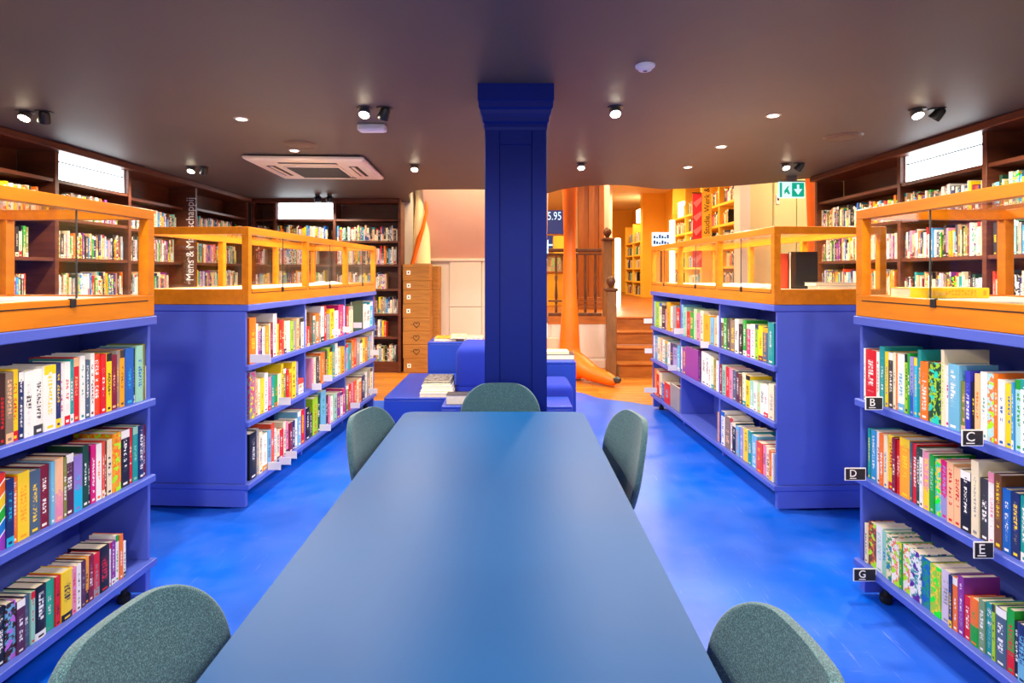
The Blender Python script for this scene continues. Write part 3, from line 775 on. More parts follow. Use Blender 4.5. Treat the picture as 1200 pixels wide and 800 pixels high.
open_book((1.83, 4.42, DZ), 0.25, 'open white book in the middle bay of the back right display case')
open_book((1.81, 3.98, DZ), 0.1, 'open white book nearest the end pane, back right display case')
open_book((-1.85, 5.6, DZ), 0.2, 'open white book in the far bay of the back left display case')
for k, (x, y, w, d, lb) in enumerate(((1.90, 1.55, 0.4, 0.4, 'white sheet lying flat in the front right display case'), (-1.95, 2.0, 0.45, 0.7, 'white sheet lying flat in the front left display case'))):
    tag(MB().box(-w/2, w/2, -d/2, d/2, 0, 0.0015).build('display_sheet', M['sheet'], None, False, (x, y, DZ)), lb, 'paper')

# ------------------------------------------------------------------ dark wall bookcases with high windows
ZS = [0.16, 0.52, 0.86, 1.22, 1.58, 1.92, 2.24]
BD = 0.30
def bookcase(label, origin, rz, ups, win, fill, wn_, deep=None, BD=0.30):
    r = thing('bookcase', label, 'bookcase', origin, rz, 'dark wooden wall bookcases')
    B = lambda name, x0, x1, y0, y1, z0, z1, bev=0.002: MB().box(x0, x1, y0, y1, z0, z1, bev).build(name, M['dark_wood'], r)
    L = ups[-1]
    for x in ups: B('upright', x - 0.02, x + 0.02, 0.0 if x in (ups[0], L) else 0.012, BD, 0, CEIL - 0.058)
    B('top_board', ups[0] - 0.02, L + 0.02, 0.02, BD, CEIL - 0.055, CEIL - 0.03); B('cornice', ups[0] - 0.02, L + 0.02, -0.06, 0.02, CEIL - 0.06, CEIL - 0.002, 0.006)
    B('plinth', -0.0, L, 0.03, 0.05, 0, 0.13)
    for i in range(len(ups) - 1):
        a, b = ups[i] + 0.02, ups[i+1] - 0.02
        for z in ZS: B('shelf', a, b, 0.16 if i == deep else 0.02, BD, z - 0.03, z, 0.0015)
        if i == win:
            B('back_panel', a, b, BD, BD + 0.012, 0, 2.24, 0)
        else: B('back_panel', a, b, BD, BD + 0.012, 0, CEIL - 0.055, 0)
    m4 = Matrix.Translation(origin) @ Matrix.Rotation(rz, 4, 'Z')
    for i, (a, b) in enumerate(zip(ups, ups[1:])):
        a += 0.022; b -= 0.022
        for zi, z in enumerate(ZS[:-1]):
            if not fill(i, zi): continue
            x = a + 0.004
            gap = b - (random.uniform(0.0, 0.25) if random.random() < 0.6 else 0.01)
            hh = random.choice([0.21, 0.22, 0.24]) if zi < 5 else 0.20
            while True:
                T = random.uniform(0.012, 0.034)
                if x + T > gap: break
                H = min(0.295, hh + random.uniform(-0.03, 0.035)); D = H * 0.64 if i != deep else 0.145
                c1 = random.choice(WALLPAL)
                stuff_book(m4 @ Matrix.Translation((x + T - 0.0, (0.18 if i == deep else 0.045) + random.uniform(0, 0.012), z + 0.0005)) @ Matrix.Rotation(-PI/2, 4, 'Z') @ Matrix.Translation((0, -T, 0)), T - 0.0012, D, H, c1, auto_c2(c1), random.choice([0.05, 0.1, 0.2, 0.4, 0.55, 0.65, 0.85]))
                x += T
    return r
WALLPAL = ['white'] * 6 + ['cream'] * 6 + ['red', 'redorange', 'orange', 'amber', 'yellow', 'yellow', 'teal', 'sky', 'skyblue', 'blue', 'navy', 'navy', 'black', 'black', 'black', 'charcoal', 'charcoal', 'brown', 'dkbrown', 'maroon', 'green', 'dkgreen', 'mint', 'pink', 'peach', 'peach', 'grey', 'taupe', 'slate', 'lilac', 'olive', 'purple']
LX, RX, BY = -3.80, 3.40, 8.20
lb = bookcase('dark wooden bookcase along the left wall below a long bright window', (LX, 2.55, 0), PI / 2, [0.35, 1.25, 2.17, 3.07, 4.25, 5.54], 2, lambda i, z: z >= 2, 1, 3, 0.335)
bb = bookcase('dark wooden bookcase across the back beside the cardboard boxes', (LX, BY, 0), 0, [0.02, 0.34, 1.21, 2.16], 1, lambda i, z: True, 2)
rb = bookcase('dark wooden bookcase along the right wall, right of the green exit sign', (RX, 6.30, 0), -PI / 2, [0.0, 1.33, 2.23, 3.13, 4.03, 4.93], 1, lambda i, z: z >= 2, 3)
# lettering lies on the near side of an upright: text right -> up, text up -> towards the wall
tm_ = text_mesh('shelf_lettering', 'Mens & Maatschappij', 0.135, M['letter'], lb, (4.2285, 0.072, 1.86), (0, 0, 0), 0.0006)
tm_.rotation_euler = Matrix(((0, 0, -1), (0, 1, 0), (1, 0, 0))).to_euler()
tm_.scale = (0.88, 1, 1)
def window(name, cx, cy, rz, w, z0, z1):
    r = bpy.data.objects.new(name, None); COL.objects.link(r); r.location = (cx, cy, 0); r.rotation_euler = (0, 0, rz); r['kind'] = 'structure'
    MB().box(-w/2, w/2, 0.03, 0.04, z0, z1).build('pane', M['daylight'], r)
    for x in (-w/2, w/2): MB().box(x - 0.012, x + 0.012, 0.0, 0.04, z0, z1).build('frame', M['white'], r)
    MB().box(-w/2, w/2, 0.005, 0.03, z1 - 0.075, z1 - 0.068).build('glazing_bar', M['grille'], r)
    return r
window('window_1', LX - 0.05, 2.55 + 2.62, PI / 2, 0.856, 2.243, 2.472)
window('window_2', LX + 0.775, BY + 0.05, 0, 0.826, 2.243, 2.472)
window('window_3', RX + 0.05, 6.30 - 1.78, -PI / 2, 0.856, 2.243, 2.472)

# ------------------------------------------------------------------ table
TX, TZ, TW = -0.091, 0.75, 0.905
def rrect(x0, x1, y0, y1, r, n=6):
    out = []
    for cx, cy, a0 in ((x1 - r, y1 - r, 0), (x0 + r, y1 - r, PI/2), (x0 + r, y0 + r, PI), (x1 - r, y0 + r, 1.5*PI)):
        for k in range(n + 1): a = a0 + PI/2 * k / n; out.append((cx + r * math.cos(a), cy + r * math.sin(a)))
    return out
tb = thing('table', 'long blue table in the middle of the room', 'table', (TX, 1.45, 0), 0)
tt = MB().prism(rrect(-TW/2, TW/2, -1.30, 1.402, 0.055), TZ - 0.03, TZ)
bmesh.ops.bevel(tt.bm, geom=[e for e in tt.bm.edges if abs(e.verts[0].co.z - e.verts[1].co.z) < 1e-5], offset=0.004, segments=2, affect='EDGES')
tt.build('tabletop', M['table'], tb, True)
MB().box(-0.36, 0.36, -1.1, 1.2, TZ - 0.09, TZ - 0.03, 0.004).build('apron', M['blue_deep'], tb)
for sx in (-1, 1):
    for yy in (-1.05, 1.15): MB().box(sx * 0.36 - 0.03, sx * 0.36 + 0.03, yy - 0.03, yy + 0.03, 0, TZ - 0.03, 0.004).build('leg', M['blue_deep'], tb)

# ------------------------------------------------------------------ chairs
def chair(label, loc, rz):
    """faces local +y; backrest at -y"""
    r = thing('chair', label, 'chair', (loc[0], loc[1], 0), rz, 'teal felt chairs round the table')
    def shell(name, prof, wid, curl):
        b = MB(); nu = 13; grid = []
        for i, (yy, zz) in enumerate(prof):
            rowv = []
            for j in range(nu):
                uu = -1 + 2 * j / (nu - 1)
                rowv.append(b.bm.verts.new((uu * wid[i], yy + curl[i][0] * uu * uu, zz + curl[i][1] * uu * uu)))
            grid.append(rowv)
        for a, c in zip(grid, grid[1:]):
            for j in range(nu - 1): b.bm.faces.new((a[j], a[j+1], c[j+1], c[j]))
        o = b.build(name, M['felt'], r, True)
        so = o.modifiers.new('thick', 'SOLIDIFY'); so.thickness = 0.026; so.offset = 0
        ss = o.modifiers.new('soft', 'SUBSURF'); ss.levels = 1; ss.render_levels = 2
        return o
    # backrest: rounded at the top, narrowing to the waist
    n = 22; prof, wid, curl = [], [], []
    z0, z1 = 0.49, 0.84
    for i in range(n):
        t = i / (n - 1); z = z0 + (z1 - z0) * (1 - (1 - t) ** 1.9)
        h = (z - z0) / (z1 - z0)
        if h > 0.5: q = ((h - 0.5) / 0.5); w = 0.07 + 0.152 * max(0.0, 1 - q ** 2.1) ** 0.5
        else: w = 0.165 + (0.224 - 0.165) * math.sin(min(1, h / 0.5) * PI / 2)
        prof.append((-0.20 - 0.085 * h, z)); wid.append(w); curl.append((0.055 * (0.4 + 0.6 * h) * (w / 0.224) ** 2, 0))
    shell('backrest', prof, wid, curl)
    prof = [(0.19, 0.445), (0.18, 0.458), (0.12, 0.466), (0.0, 0.455), (-0.12, 0.452), (-0.185, 0.466), (-0.2, 0.49)]
    shell('seat', prof, [0.14, 0.17, 0.20, 0.21, 0.205, 0.185, 0.165], [(0, 0.01)] * 4 + [(0.01, 0.02), (0.02, 0.02), (0.02, 0.0)])
    MB().tube([(0, -0.10, 0.435), (0, -0.21, 0.445), (0, -0.245, 0.50), (0, -0.262, 0.58)], [0.018, 0.018, 0.016, 0.012]).build('back_support', M['black'], r, True)
    for sx in (-1, 1):
        for sy in (-1, 1):
            MB().tube([(sx * 0.12, sy * 0.11, 0.44), (sx * 0.17, sy * 0.16, 0.41), (sx * 0.215, sy * 0.205, 0.012)], [0.013, 0.012, 0.010]).build('leg', M['black'], r, True)
    MB().tube([(-0.12, -0.11, 0.436), (0.12, -0.11, 0.436)], 0.011).build('cross_bar', M['black'], r); MB().tube([(-0.12, 0.11, 0.436), (0.12, 0.11, 0.436)], 0.011).build('cross_bar', M['black'], r)
    return r
chair('teal felt chair at the far end of the table, before the blue column', (-0.063, 2.85), PI)
chair('teal felt chair at the left side of the table, near its far end', (-0.395, 2.43), -PI / 2 - 0.24)
chair('teal felt chair at the near left corner of the table, cut off below', (-0.43, 0.97), -PI / 2 - 0.12)
chair('teal felt chair at the right side of the table, near its far end', (0.265, 2.39), PI / 2 + 0.16)
chair('teal felt chair at the near right corner of the table, cut off below', (0.21, 0.925), PI / 2 + 0.06)

# ------------------------------------------------------------------ blue column
PX, PY = 0.022, 3.42
pl = thing('column', 'deep blue panelled column with stepped capital at the table end', 'column', (PX, PY, 0))
hw = 0.166
MB().box(-hw, hw, -hw, hw, 0, CEIL - 0.22, 0.003).build('shaft', M['blue_deep'], pl)
for k in range(4):
    R = Matrix.Rotation(k * PI / 2, 4, 'Z')
    for x0, x1, z0, z1 in ((-hw - 0.012, -0.093, 0.24, 2.29), (0.093, hw + 0.012, 0.24, 2.29), (-0.093, 0.093, 2.19, 2.29), (-0.093, 0.093, 0.24, 0.34)):
        MB().box(x0, x1, -hw - 0.013, -hw + 0.001, z0, z1, 0.003).xf(R).build('stile' if x1 - x0 < 0.15 else 'rail', M['blue_deep'], pl)
MB().lathe([(hw + 0.012, 2.27), (hw + 0.016, 2.29), (hw + 0.016, 2.31), (hw + 0.024, 2.32), (hw + 0.026, 2.345), (hw + 0.034, 2.365), (hw + 0.038, 2.385), (hw + 0.046, 2.395), (hw + 0.048, 2.43), (hw + 0.052, 2.435), (hw + 0.052, CEIL)], n=4, square=True).build('capital', M['blue_deep'], pl)
MB().lathe([(hw + 0.05, 0), (hw + 0.05, 0.2), (hw + 0.03, 0.22), (hw + 0.012, 0.25)], n=4, square=True).build('base', M['blue_deep'], pl)

# ------------------------------------------------------------------ blue seating island behind the column
def seat_box(name, label, cat, x0, x1, y0, y1, h, mat='blue_seat', rad=0.006, seg=2, z0=0.0):
    w, d = (x1 - x0) / 2, (y1 - y0) / 2
    r = thing(name, label, cat, ((x0 + x1) / 2, (y0 + y1) / 2, z0), 0, 'blue seating blocks behind the column')
    MB().box(-w + 0.02, w - 0.02, -d + 0.02, d - 0.02, 0, 0.04).build('plinth', M['rubber'], r)
    MB().box(-w, w, -d, d, 0.03, h - 0.025, 0.004).build('body', M[mat], r)
    MB().box(-w, w, -d, d, h - 0.025, h, rad, seg).build('top', M[mat], r)
    return r
def sofa(label, x0, x1, y0, y1, z0, zseat, zback, dirx):
    r = thing('armchair', label, 'armchair', ((x0 + x1) / 2, (y0 + y1) / 2, z0), 0, 'blue armchairs behind the column')
    w, d = (x1 - x0) / 2, (y1 - y0) / 2
    MB().box(-w, w, -d, d, 0.0, zseat, 0.05, 4).build('seat', M['blue_cloth'], r, True)
    if dirx < 0: MB().box(-w, -w + 0.34, -d, d, 0.0, zback, 0.075, 5).build('backrest', M['blue_cloth'], r, True)
    return r
seat_box('bench', 'wide low blue bench left of the column carrying a stack of books', 'bench', -1.08, -0.20, 4.75, 5.92, 0.40)
seat_box('cube_table', 'tall blue block behind the bench with books on top', 'side table', -0.895, -0.33, 5.98, 6.55, 0.72)
sofa('blue upholstered armchair with rounded back behind the left of the column', -0.50, 0.03, 4.96, 5.6, 0.40, 0.06, 0.40, -1)
seat_box('ledge', 'narrow blue ledge in front of the bench behind the far chair', 'bench', -0.55, 0.47, 4.38, 4.73, 0.415)
seat_box('cube_table', 'blue block right of the column with books on top', 'side table', 0.06, 0.60, 5.28, 5.80, 0.62)
sofa('blue upholstered seat right of the column, below the book block', 0.10, 0.52, 4.76, 5.24, 0.0, 0.50, 0.50, 1)
def lie(label, x, y, z, w, d, h, c1, c2='white', st=0.1, rz=0.0):
    o = make_book(h, w, d, c1, c2, st); o.rotation_euler = (PI / 2, 0, rz); o.location = (x + w / 2, y + d / 2, z)
    # spine towards the camera
    o.rotation_euler = Matrix(((0, -0, 1), (-1, 0, 0), (0, 1, 0))).to_euler() if False else (PI / 2, 0, rz)
    return tag(o, label, 'book', 'books lying on the blue blocks')
z = 0.4005
for j, (c1, h, st, lb) in enumerate((('cream', 0.032, 0.1, 'lowest'), ('white', 0.018, 0.1, 'second'), ('white', 0.036, 0.1, 'third'), ('grey', 0.022, 0.9, 'fourth'), ('grey', 0.018, 0.85, 'topmost'))):
    w = 0.28 - 0.012 * j
    lie(f'{lb} book of the stack on the wide blue bench', -0.645, 4.92 + 0.02 * j, z, w, 0.30, h, c1, 'black' if j > 2 else 'red', st); z += h + 0.0006
lie('dark book lying on the narrow ledge behind the far chair', -0.43, 4.50, 0.4155, 0.18, 0.13, 0.075, 'charcoal', 'grey', 0.1)
z = 0.7205
lie('orange book lying at the left end of the tall blue block', -0.72, 6.2, z, 0.24, 0.3, 0.03, 'amber', 'red', 0.85)
lie('lime-green book lying on the tall blue block', -0.58, 6.12, z + 0.031, 0.16, 0.2, 0.03, 'lime', 'white', 0.9)
lie('white and red book lying at the right end of the tall blue block', -0.42, 6.2, z, 0.2, 0.3, 0.03, 'white', 'red', 0.85)
z = 0.6205
lie('black book lying on the blue block right of the column', 0.45, 5.5, z, 0.30, 0.2, 0.05, 'charcoal', 'mint', 0.1)
lie('cream book on top of the black one, right of the column', 0.43, 5.52, z + 0.0506, 0.24, 0.2, 0.022, 'cream', 'grey', 0.1)

# ------------------------------------------------------------------ cardboard boxes
def card_box(label, x0, x1, y0, y1, z0, z1, mark):
    r = thing('cardboard_box', label, 'box', ((x0 + x1) / 2, y0, z0), 0, 'cardboard boxes stacked by the bookcase')
    jx = random.uniform(-0.007, 0.007); r.location.x += jx; w, h, d = (x1 - x0) / 2 - random.uniform(0, 0.008), z1 - z0 - 0.0015, y1 - y0
    root = r; r = MB().box(-w, w, 0, d, 0, h, 0.008, 2).build('body', M['card'], r)
    MB().box(-w - 0.001, w + 0.001, -0.001, d + 0.001, h - 0.05, h - 0.047).build('lid_seam', M['newel_wood'], r)
    if mark == 'heart':
        pts = []
        for k in range(25):
            a = 2 * PI * k / 24; pts.append((-0.0 + 0.0028 * 16 * math.sin(a) ** 3, -0.002, h * 0.5 + 0.0028 * (13 * math.cos(a) - 5 * math.cos(2*a) - 2 * math.cos(3*a) - math.cos(4*a))))
        MB().tube(pts, 0.0055, 5).build('heart_print', M['inkbrown'], r)
        MB().box(-0.09, -0.045, -0.0015, 0, h * 0.5 - 0.002, h * 0.5 + 0.003).build('line_print', M['inkbrown'], r)
    else:
        MB().box(-w + 0.055, -w + 0.11, -0.0015, 0, h * 0.5 - 0.03, h * 0.5 + 0.03).build('label_sticker', M['sheet'], r)
        MB().box(-w + 0.072, -w + 0.092, -0.0025, -0.0015, h * 0.5 - 0.012, h * 0.5 + 0.012).build('print', M['inkbrown'], r)
        MB().box(-0.05, 0.1, -0.001, 0, h * 0.5, h * 0.5 + 0.006).build('line_print', M['newel_wood'], r)
    return root
ys = [309.5, 329, 340, 356, 372.5, 388, 403.6, 420, 436.8]
mk = ['l', 'l', 'l', 'l', 'heart', 'heart', 'heart', 'l']
for i in range(8):
    z1 = CZ - (ys[i] - HZ) / F * 8.2; z0 = max(0.0, CZ - (ys[i+1] - HZ) / F * 8.2)
    card_box(f'cardboard box, {ordinal(i+1)} from the top of the front stack' + (' with heart print' if mk[i] == 'heart' else ''), -1.59, -1.195, 8.2, 8.5, z0, z1, mk[i])
zz = 0
for i, h in enumerate((0.42, 0.40, 0.38, 0.36)):
    card_box(f'cardboard box, {ordinal(i+1)} from the floor in the rear stack', -1.42, -1.11, 8.52, 8.85, zz, zz + h, 'l'); zz += h

# pale twisted drape with orange seam above the boxes
b = MB(); rings = []
for i in range(40):
    z = 1.6 + 1.9 * i / 39; tw = z * 1.9; ring = []
    for k in range(28):
        a = 2 * PI * k / 28; rr = 0.125 * (1 + 0.22 * math.cos(2 * (a - tw))) * (1 + 0.12 * math.sin(z * 2.2))
        ring.append(b.bm.verts.new((rr * math.cos(a), rr * math.sin(a), z)))
    rings.append(ring)
for r1_, r2_ in zip(rings, rings[1:]):
    for k in range(28): b.bm.faces.new((r1_[k], r1_[(k+1) % 28], r2_[(k+1) % 28], r2_[k]))
b.bm.faces.new(rings[0][::-1]); b.bm.faces.new(rings[-1])
dr = thing('twisted_drape', 'pale twisted hanging column with orange seam above the boxes', 'decoration', (-1.405, 8.74, 0))
b.build('drape', M['drape'], dr, True)
MB().tube([(-0.13, -0.14, 1.55), (-0.07, -0.15, 1.75), (-0.02, -0.15, 1.95), (0.05, -0.15, 2.15), (0.10, -0.14, 2.4), (0.09, -0.14, 2.75), (0.06, -0.14, 3.2)], [0.03, 0.03, 0.04, 0.028, 0.02, 0.016, 0.016]).build('seam', M['orange'], dr, True)

# ------------------------------------------------------------------ orange bird legs
def skin_obj(name, pts, edges, mat, parent):
    me = bpy.data.meshes.new(name); me.from_pydata([p[:3] for p in pts], edges, [])
    o = bpy.data.objects.new(name, me); COL.objects.link(o); o.parent = parent
    me.materials.append(mat)
    me.skin_vertices.new(name='') if hasattr(me.skin_vertices, 'new') else None
    sk = o.modifiers.new('skin', 'SKIN')
    if me.skin_vertices:
        for i, p in enumerate(pts):
            me.skin_vertices[0].data[i].radius = (p[3], p[3]); me.skin_vertices[0].data[i].use_root = (i == 0)
    sk.use_smooth_shade = True
    s = o.modifiers.new('sub', 'SUBSURF'); s.levels = 2; s.render_levels = 2
    return o
def bird_leg(label, loc, toes, top=3.6):
    r = thing('bird_leg', label, 'sculpture', loc)
    b = MB()
    prof = [(0.19, 0.02), (0.185, 0.12), (0.165, 0.25), (0.145, 0.42), (0.135, 0.6), (0.115, 0.9), (0.095, 1.3), (0.085, 1.8), (0.09, 2.2), (0.105, 2.6), (0.13, 3.0), (0.15, top)]
    b.lathe(prof, n=28)
    for tx, ty in toes:
        L = math.hypot(tx, ty); d = Vector((tx / L, ty / L, 0))
        pts = [d * L * f_ + Vector((0, 0, z_)) for f_, z_ in ((-0.05, 0.30), (0.15, 0.25), (0.32, 0.185), (0.5, 0.135), (0.68, 0.11), (0.84, 0.092), (0.96, 0.075), (1.0, 0.065))]
        b.tube(pts, [0.13, 0.145, 0.14, 0.115, 0.095, 0.085, 0.066, 0.03], 16)
    o = b.build('leg', M['orange'], r, True)
    rm = o.modifiers.new('merge', 'REMESH'); rm.mode = 'VOXEL'; rm.voxel_size = 0.022; rm.use_smooth_shade = True
    sm = o.modifiers.new('smooth', 'SMOOTH'); sm.iterations = 10; sm.factor = 0.6
    for tx, ty in toes:
        L = math.hypot(tx, ty); a = math.atan2(ty, tx)
        n_ = MB().lathe([(0.002, -0.05), (0.035, -0.035), (0.052, 0.0), (0.047, 0.03), (0.02, 0.05), (0.001, 0.052)], n=14)
        n_.xf(Matrix.Translation((tx * 0.985, ty * 0.985, 0.095)) @ Matrix.Rotation(a, 4, 'Z') @ Matrix.Diagonal((1.35, 0.95, 0.9, 1)))
        n_.build('toenail', M['nail'], r, True)
    return r
bird_leg('tall orange bird leg sculpture with dark toenail by the steps', (0.79, 7.72, 0), [(0.54, -0.60), (-0.62, -0.42), (0.05, 0.62)])
bird_leg('orange bird leg sculpture half hidden by the right bookcase', (4.13, 7.7, 0), [(0.5, -0.5), (-0.5, -0.4)])

# ------------------------------------------------------------------ balustrade and newels
bl = thing('balustrade', 'dark wooden balustrade on the raised floor behind the orange leg', 'railing', (0.0, 8.68, UZ))
MB().box(0.56, 1.38, -0.035, 0.035, 0.985, 1.04, 0.012, 2).build('handrail', M['rail_wood'], bl)
MB().box(0.56, 1.38, -0.02, 0.02, 0.94, 0.965, 0.004).build('top_rail', M['rail_wood'], bl)
MB().box(0.56, 1.38, -0.03, 0.03, 0.0, 0.05, 0.006).build('bottom_rail', M['rail_wood'], bl)
MB().box(0.56, 0.80, -0.012, 0.012, 0.22, 0.245, 0.003).build('middle_rail', M['rail_wood'], bl)
bp = [(0.014, 0.04), (0.020, 0.06), (0.020, 0.16), (0.012, 0.18), (0.024, 0.21), (0.012, 0.24), (0.022, 0.27), (0.024, 0.34), (0.013, 0.52), (0.024, 0.60), (0.013, 0.63), (0.019, 0.70), (0.019, 0.95)]
bal = None
for x in (0.68, 0.86, 1.0, 1.13, 1.285):
    if bal is None: bal = MB().lathe(bp, n=10).build('baluster', M['rail_wood'], bl, True, (x, 0, 0))
    else: inst(bal, 'baluster', bl, (x, 0, 0))
def newel(label, loc, h, w, mat):
    r = thing('newel_post', label, 'newel post', loc, 0, 'newel posts of the stair')
    MB().box(-w, w, -w, w, 0, h, 0.006).build('shaft', M[mat], r)
    MB().lathe([(w + 0.004, h - 0.02), (w + 0.022, h), (w + 0.022, h + 0.02), (w - 0.01, h + 0.035)], n=4, square=True).build('cap', M['rail_wood'], r)
    MB().lathe([(0.025, h + 0.03), (0.03, h + 0.055), (0.05, h + 0.075), (0.066, h + 0.11), (0.062, h + 0.15), (0.038, h + 0.18), (0.01, h + 0.195)], n=16).build('finial', M['rail_wood'], r, True)
    return r
newel('brown newel post with ball finial at the foot of the steps', (1.375, 7.82, 0), 1.215, 0.066, 'newel_wood')
newel('brown newel post with ball finial at the top of the steps', (1.47, 8.68, UZ), 1.17, 0.064, 'newel_wood')

# ------------------------------------------------------------------ things in the rooms behind
wp = thing('wooden_pillar', 'reddish brown panelled wooden pillar behind the balustrade', 'column', (1.46, 10.6, UZ))
MB().box(-0.22, 0.22, -0.2, 0.2, 0, 2.83).build('core', M['pillar_wood'], wp)
for x in (-0.19, 0.0, 0.19): MB().box(x - 0.05, x + 0.05, -0.225, -0.2, 0.2, 2.83, 0.006).build('pilaster', M['pillar_wood'], wp)
for j in range(3): MB().box(-0.26 - 0.02 * (2 - j), 0.26 + 0.02 * (2 - j), -0.25 - 0.02 * (2 - j), -0.2, 0.075 * j, 0.075 * j + 0.07, 0.006).build('plinth_step', M['pillar_wood'], wp)
struct('wall_pillar_cream', MB().box(1.15, 1.24, 10.62, 10.9, UZ, 3.62), M['cream'])
struct('wall_pillar_pink', MB().box(1.70, 1.84, 10.62, 10.9, UZ, 3.62), M['soffit'])
# lit price screens, counter and goods seen through the balusters
ps = thing('price_screen', 'dark blue screen with lit white figures 5.95 right of the column', 'screen', (0.95, 12.6, 0))
MB().box(-0.55, 0.55, 0, 0.06, 2.33, 2.86, 0.01).build('panel', M['screenblue'], ps)
MB().box(-0.55, 0.55, 0, 0.06, 1.98, 2.29, 0.01).build('panel', M['screenblue'], ps)
for xx in (-0.5, 0.5): MB().box(xx - 0.02, xx + 0.02, 0.06, 0.1, UZ, 2.9).build('post', M['black'], ps)
text_mesh('figures', '5.95', 0.26, M['screenwhite'], ps, (0.0, -0.004, 2.72), (PI / 2, 0, 0), 0.002).scale = (0.72, 1, 1)
for j in range(1): MB().box(-0.42, 0.30, -0.006, 0, 2.06 + j * 0.09, 2.10 + j * 0.09).build('text_bar', M['screenwhite'], ps)
ct = thing('shop_counter', 'orange-yellow shop counter seen through the balusters', 'counter', (0.75, 11.4, UZ))
MB().box(-0.9, 0.33, 0, 0.55, 0, 0.66, 0.006).build('body', M['yellow'], ct); MB().box(-0.93, 0.35, -0.03, 0.58, 0.66, 0.70, 0.006).build('worktop', M['stair_wood'], ct)
def goods(label, x, y, z, w, h, d, c1, c2, st_=0.85):
    o = make_book(d, w, h, c1, c2, st_); o.name = 'gift_book'
    o.rotation_euler = (0, 0, -PI / 2); o.rotation_euler = (0, 0, PI / 2 * 0); o.location = (x + w, y, z)
    return tag(o, label, 'book', 'books standing on the shop counter')
for j, (c1, c2) in enumerate((('white', 'red'), ('sky', 'white'), ('cream', 'blue'), ('lavender', 'yellow'))):
    goods(f'{cn(c1)} book standing on the shop counter, {ordinal(j+1)} from the left', -0.1 + j * 0.30, 11.55, UZ + 0.7005, 0.2, 0.24 + 0.04 * (j % 2), 0.05, c1, c2)
tag(MB().box(-0.17, 0.17, -0.12, 0.12, 0, 0.38, 0.006).build('yellow_carton', M['yellow'], None, False, (1.06, 12.2, 1.87)), 'yellow carton on the rear shelf above the shop counter', 'box')
rs = thing('rear_shelf', 'dark narrow shelf behind the shop counter carrying a yellow carton', 'shelf', (0.8, 12.2, UZ))
MB().box(-0.7, 0.45, -0.15, 0.15, 1.05, 1.08).build('board', M['rail_wood'], rs)
for xx in (-0.68, 0.43): MB().box(xx - 0.015, xx + 0.015, -0.14, 0.14, 0, 1.05).build('side', M['rail_wood'], rs)
MB().box(-0.66, 0.41, 0.12, 0.13, 0.1, 1.05).build('back', M['cream'], rs)
tag(MB().box(-0.13, 0.13, -0.02, 0.02, 0, 0.3, 0.004).build('blue_picture_card', M['screenwhite'], None, False, (0.66, 12.2, 1.871)), 'pale blue lit card beside the yellow carton', 'card')
tag(MB().box(0.52, 0.70, 8.5, 8.56, 0.0, 0.47, 0.004).build('wooden_board', M['soffit'], None), 'pinkish board leaning below the balustrade beside the orange leg', 'board')

# yellow bookcases along the right wall of the room behind
def yellow_case(label, y0, y1, xf, depth, shelves, z1, ups, lamp=None):
    r = thing('yellow_bookcase', label, 'bookcase', (xf, y0, UZ), 0, 'yellow bookcases in the room behind')
    L = y1 - y0
    for yy in [0] + ups + [L]: MB().box(0, depth, yy - 0.02, yy + 0.02, 0, z1 - UZ, 0.003).build('upright', M['yellow'], r)
    MB().box(depth, depth + 0.02, 0, L, 0, z1 - UZ).build('back_panel', M['yellow'], r)
    for z in shelves: MB().box(0.005, depth, 0, L, z - UZ - 0.04, z - UZ).build('shelf', M['yellow'], r)
    for z in shelves:
        for a, b in zip([0] + ups, ups + [L]):
            t = a + 0.05
            while t < b - 0.12:
                T = random.uniform(0.025, 0.06); H = random.uniform(0.2, 0.27); c1 = random.choice(WALLPAL)
                if random.random() < 0.12: t += 0.18; continue
                stuff_book(Matrix.Translation((xf + 0.05, y0 + t + T, z + 0.001)) @ Matrix.Rotation(PI, 4, 'Z'), T - 0.002, 0.15, H, c1, auto_c2(c1), 0.2); t += T
    return r

yellow_case('yellow bookcase with study books, red banner before it', 9.05, 12.9, 3.68, 0.34, [0.83, 1.2, 1.57, 1.94, 2.31, 2.68], 3.5, [0.98, 1.95, 2.92])
yellow_case('yellow bookcase far behind the steps, below a lit lamp', 15.6, 17.8, 3.58, 0.4, [0.83, 1.22, 1.60, 1.98, 2.36], 2.9, [1.1])
struct('wall_yellow_end', MB().box(3.55, 4.34, 15.3, 15.58, UZ, 4.3), M['yellow'])
struct('wall_lamp_pier', MB().box(2.2, 2.42, 13.6, 13.8, UZ, 3.62), M['soffit'])
L_ = text_mesh('shelf_lettering', 'Studie, Werk & Taal', 0.2, M['inkbrown'], None, (0, 0, 0), (0, 0, 0), 0.001, 'LEFT')
L_.rotation_euler = Matrix(((0, -1, 0), (0, 0, -1), (1, 0, 0))).to_euler()
L_.scale = (0.68, 0.72, 1)
yc = [o for o in COL.objects if o.name.startswith('yellow_bookcase')][0]
L_.parent = yc; L_.location = (-0.085, 1.35 - 0.022, 2.17 - UZ)
MB().box(-0.18, 0.0, 1.35 - 0.02, 1.35 + 0.02, 0, 3.5 - UZ, 0.003).build('sign_fin', M['yellow'], yc)
bn = thing('hanging_banner', 'red banner with pale print hanging before the yellow bookcase', 'banner', (3.415, 10.38, 0))
MB().box(-0.085, 0.085, 0, 0.008, 1.56, 2.92).build('cloth', M['red'], bn)
for k in range(5): MB().prism([(-0.08, 2.75 - k*0.26), (0.08, 2.86 - k*0.26), (0.08, 2.78 - k*0.26), (-0.02, 2.66 - k*0.26)], 0.001, 0.003).xf(Matrix(((1,0,0,0),(0,0,-1,0),(0,1,0,0),(0,0,0,1)))).build('print', M['pinkc'], bn)
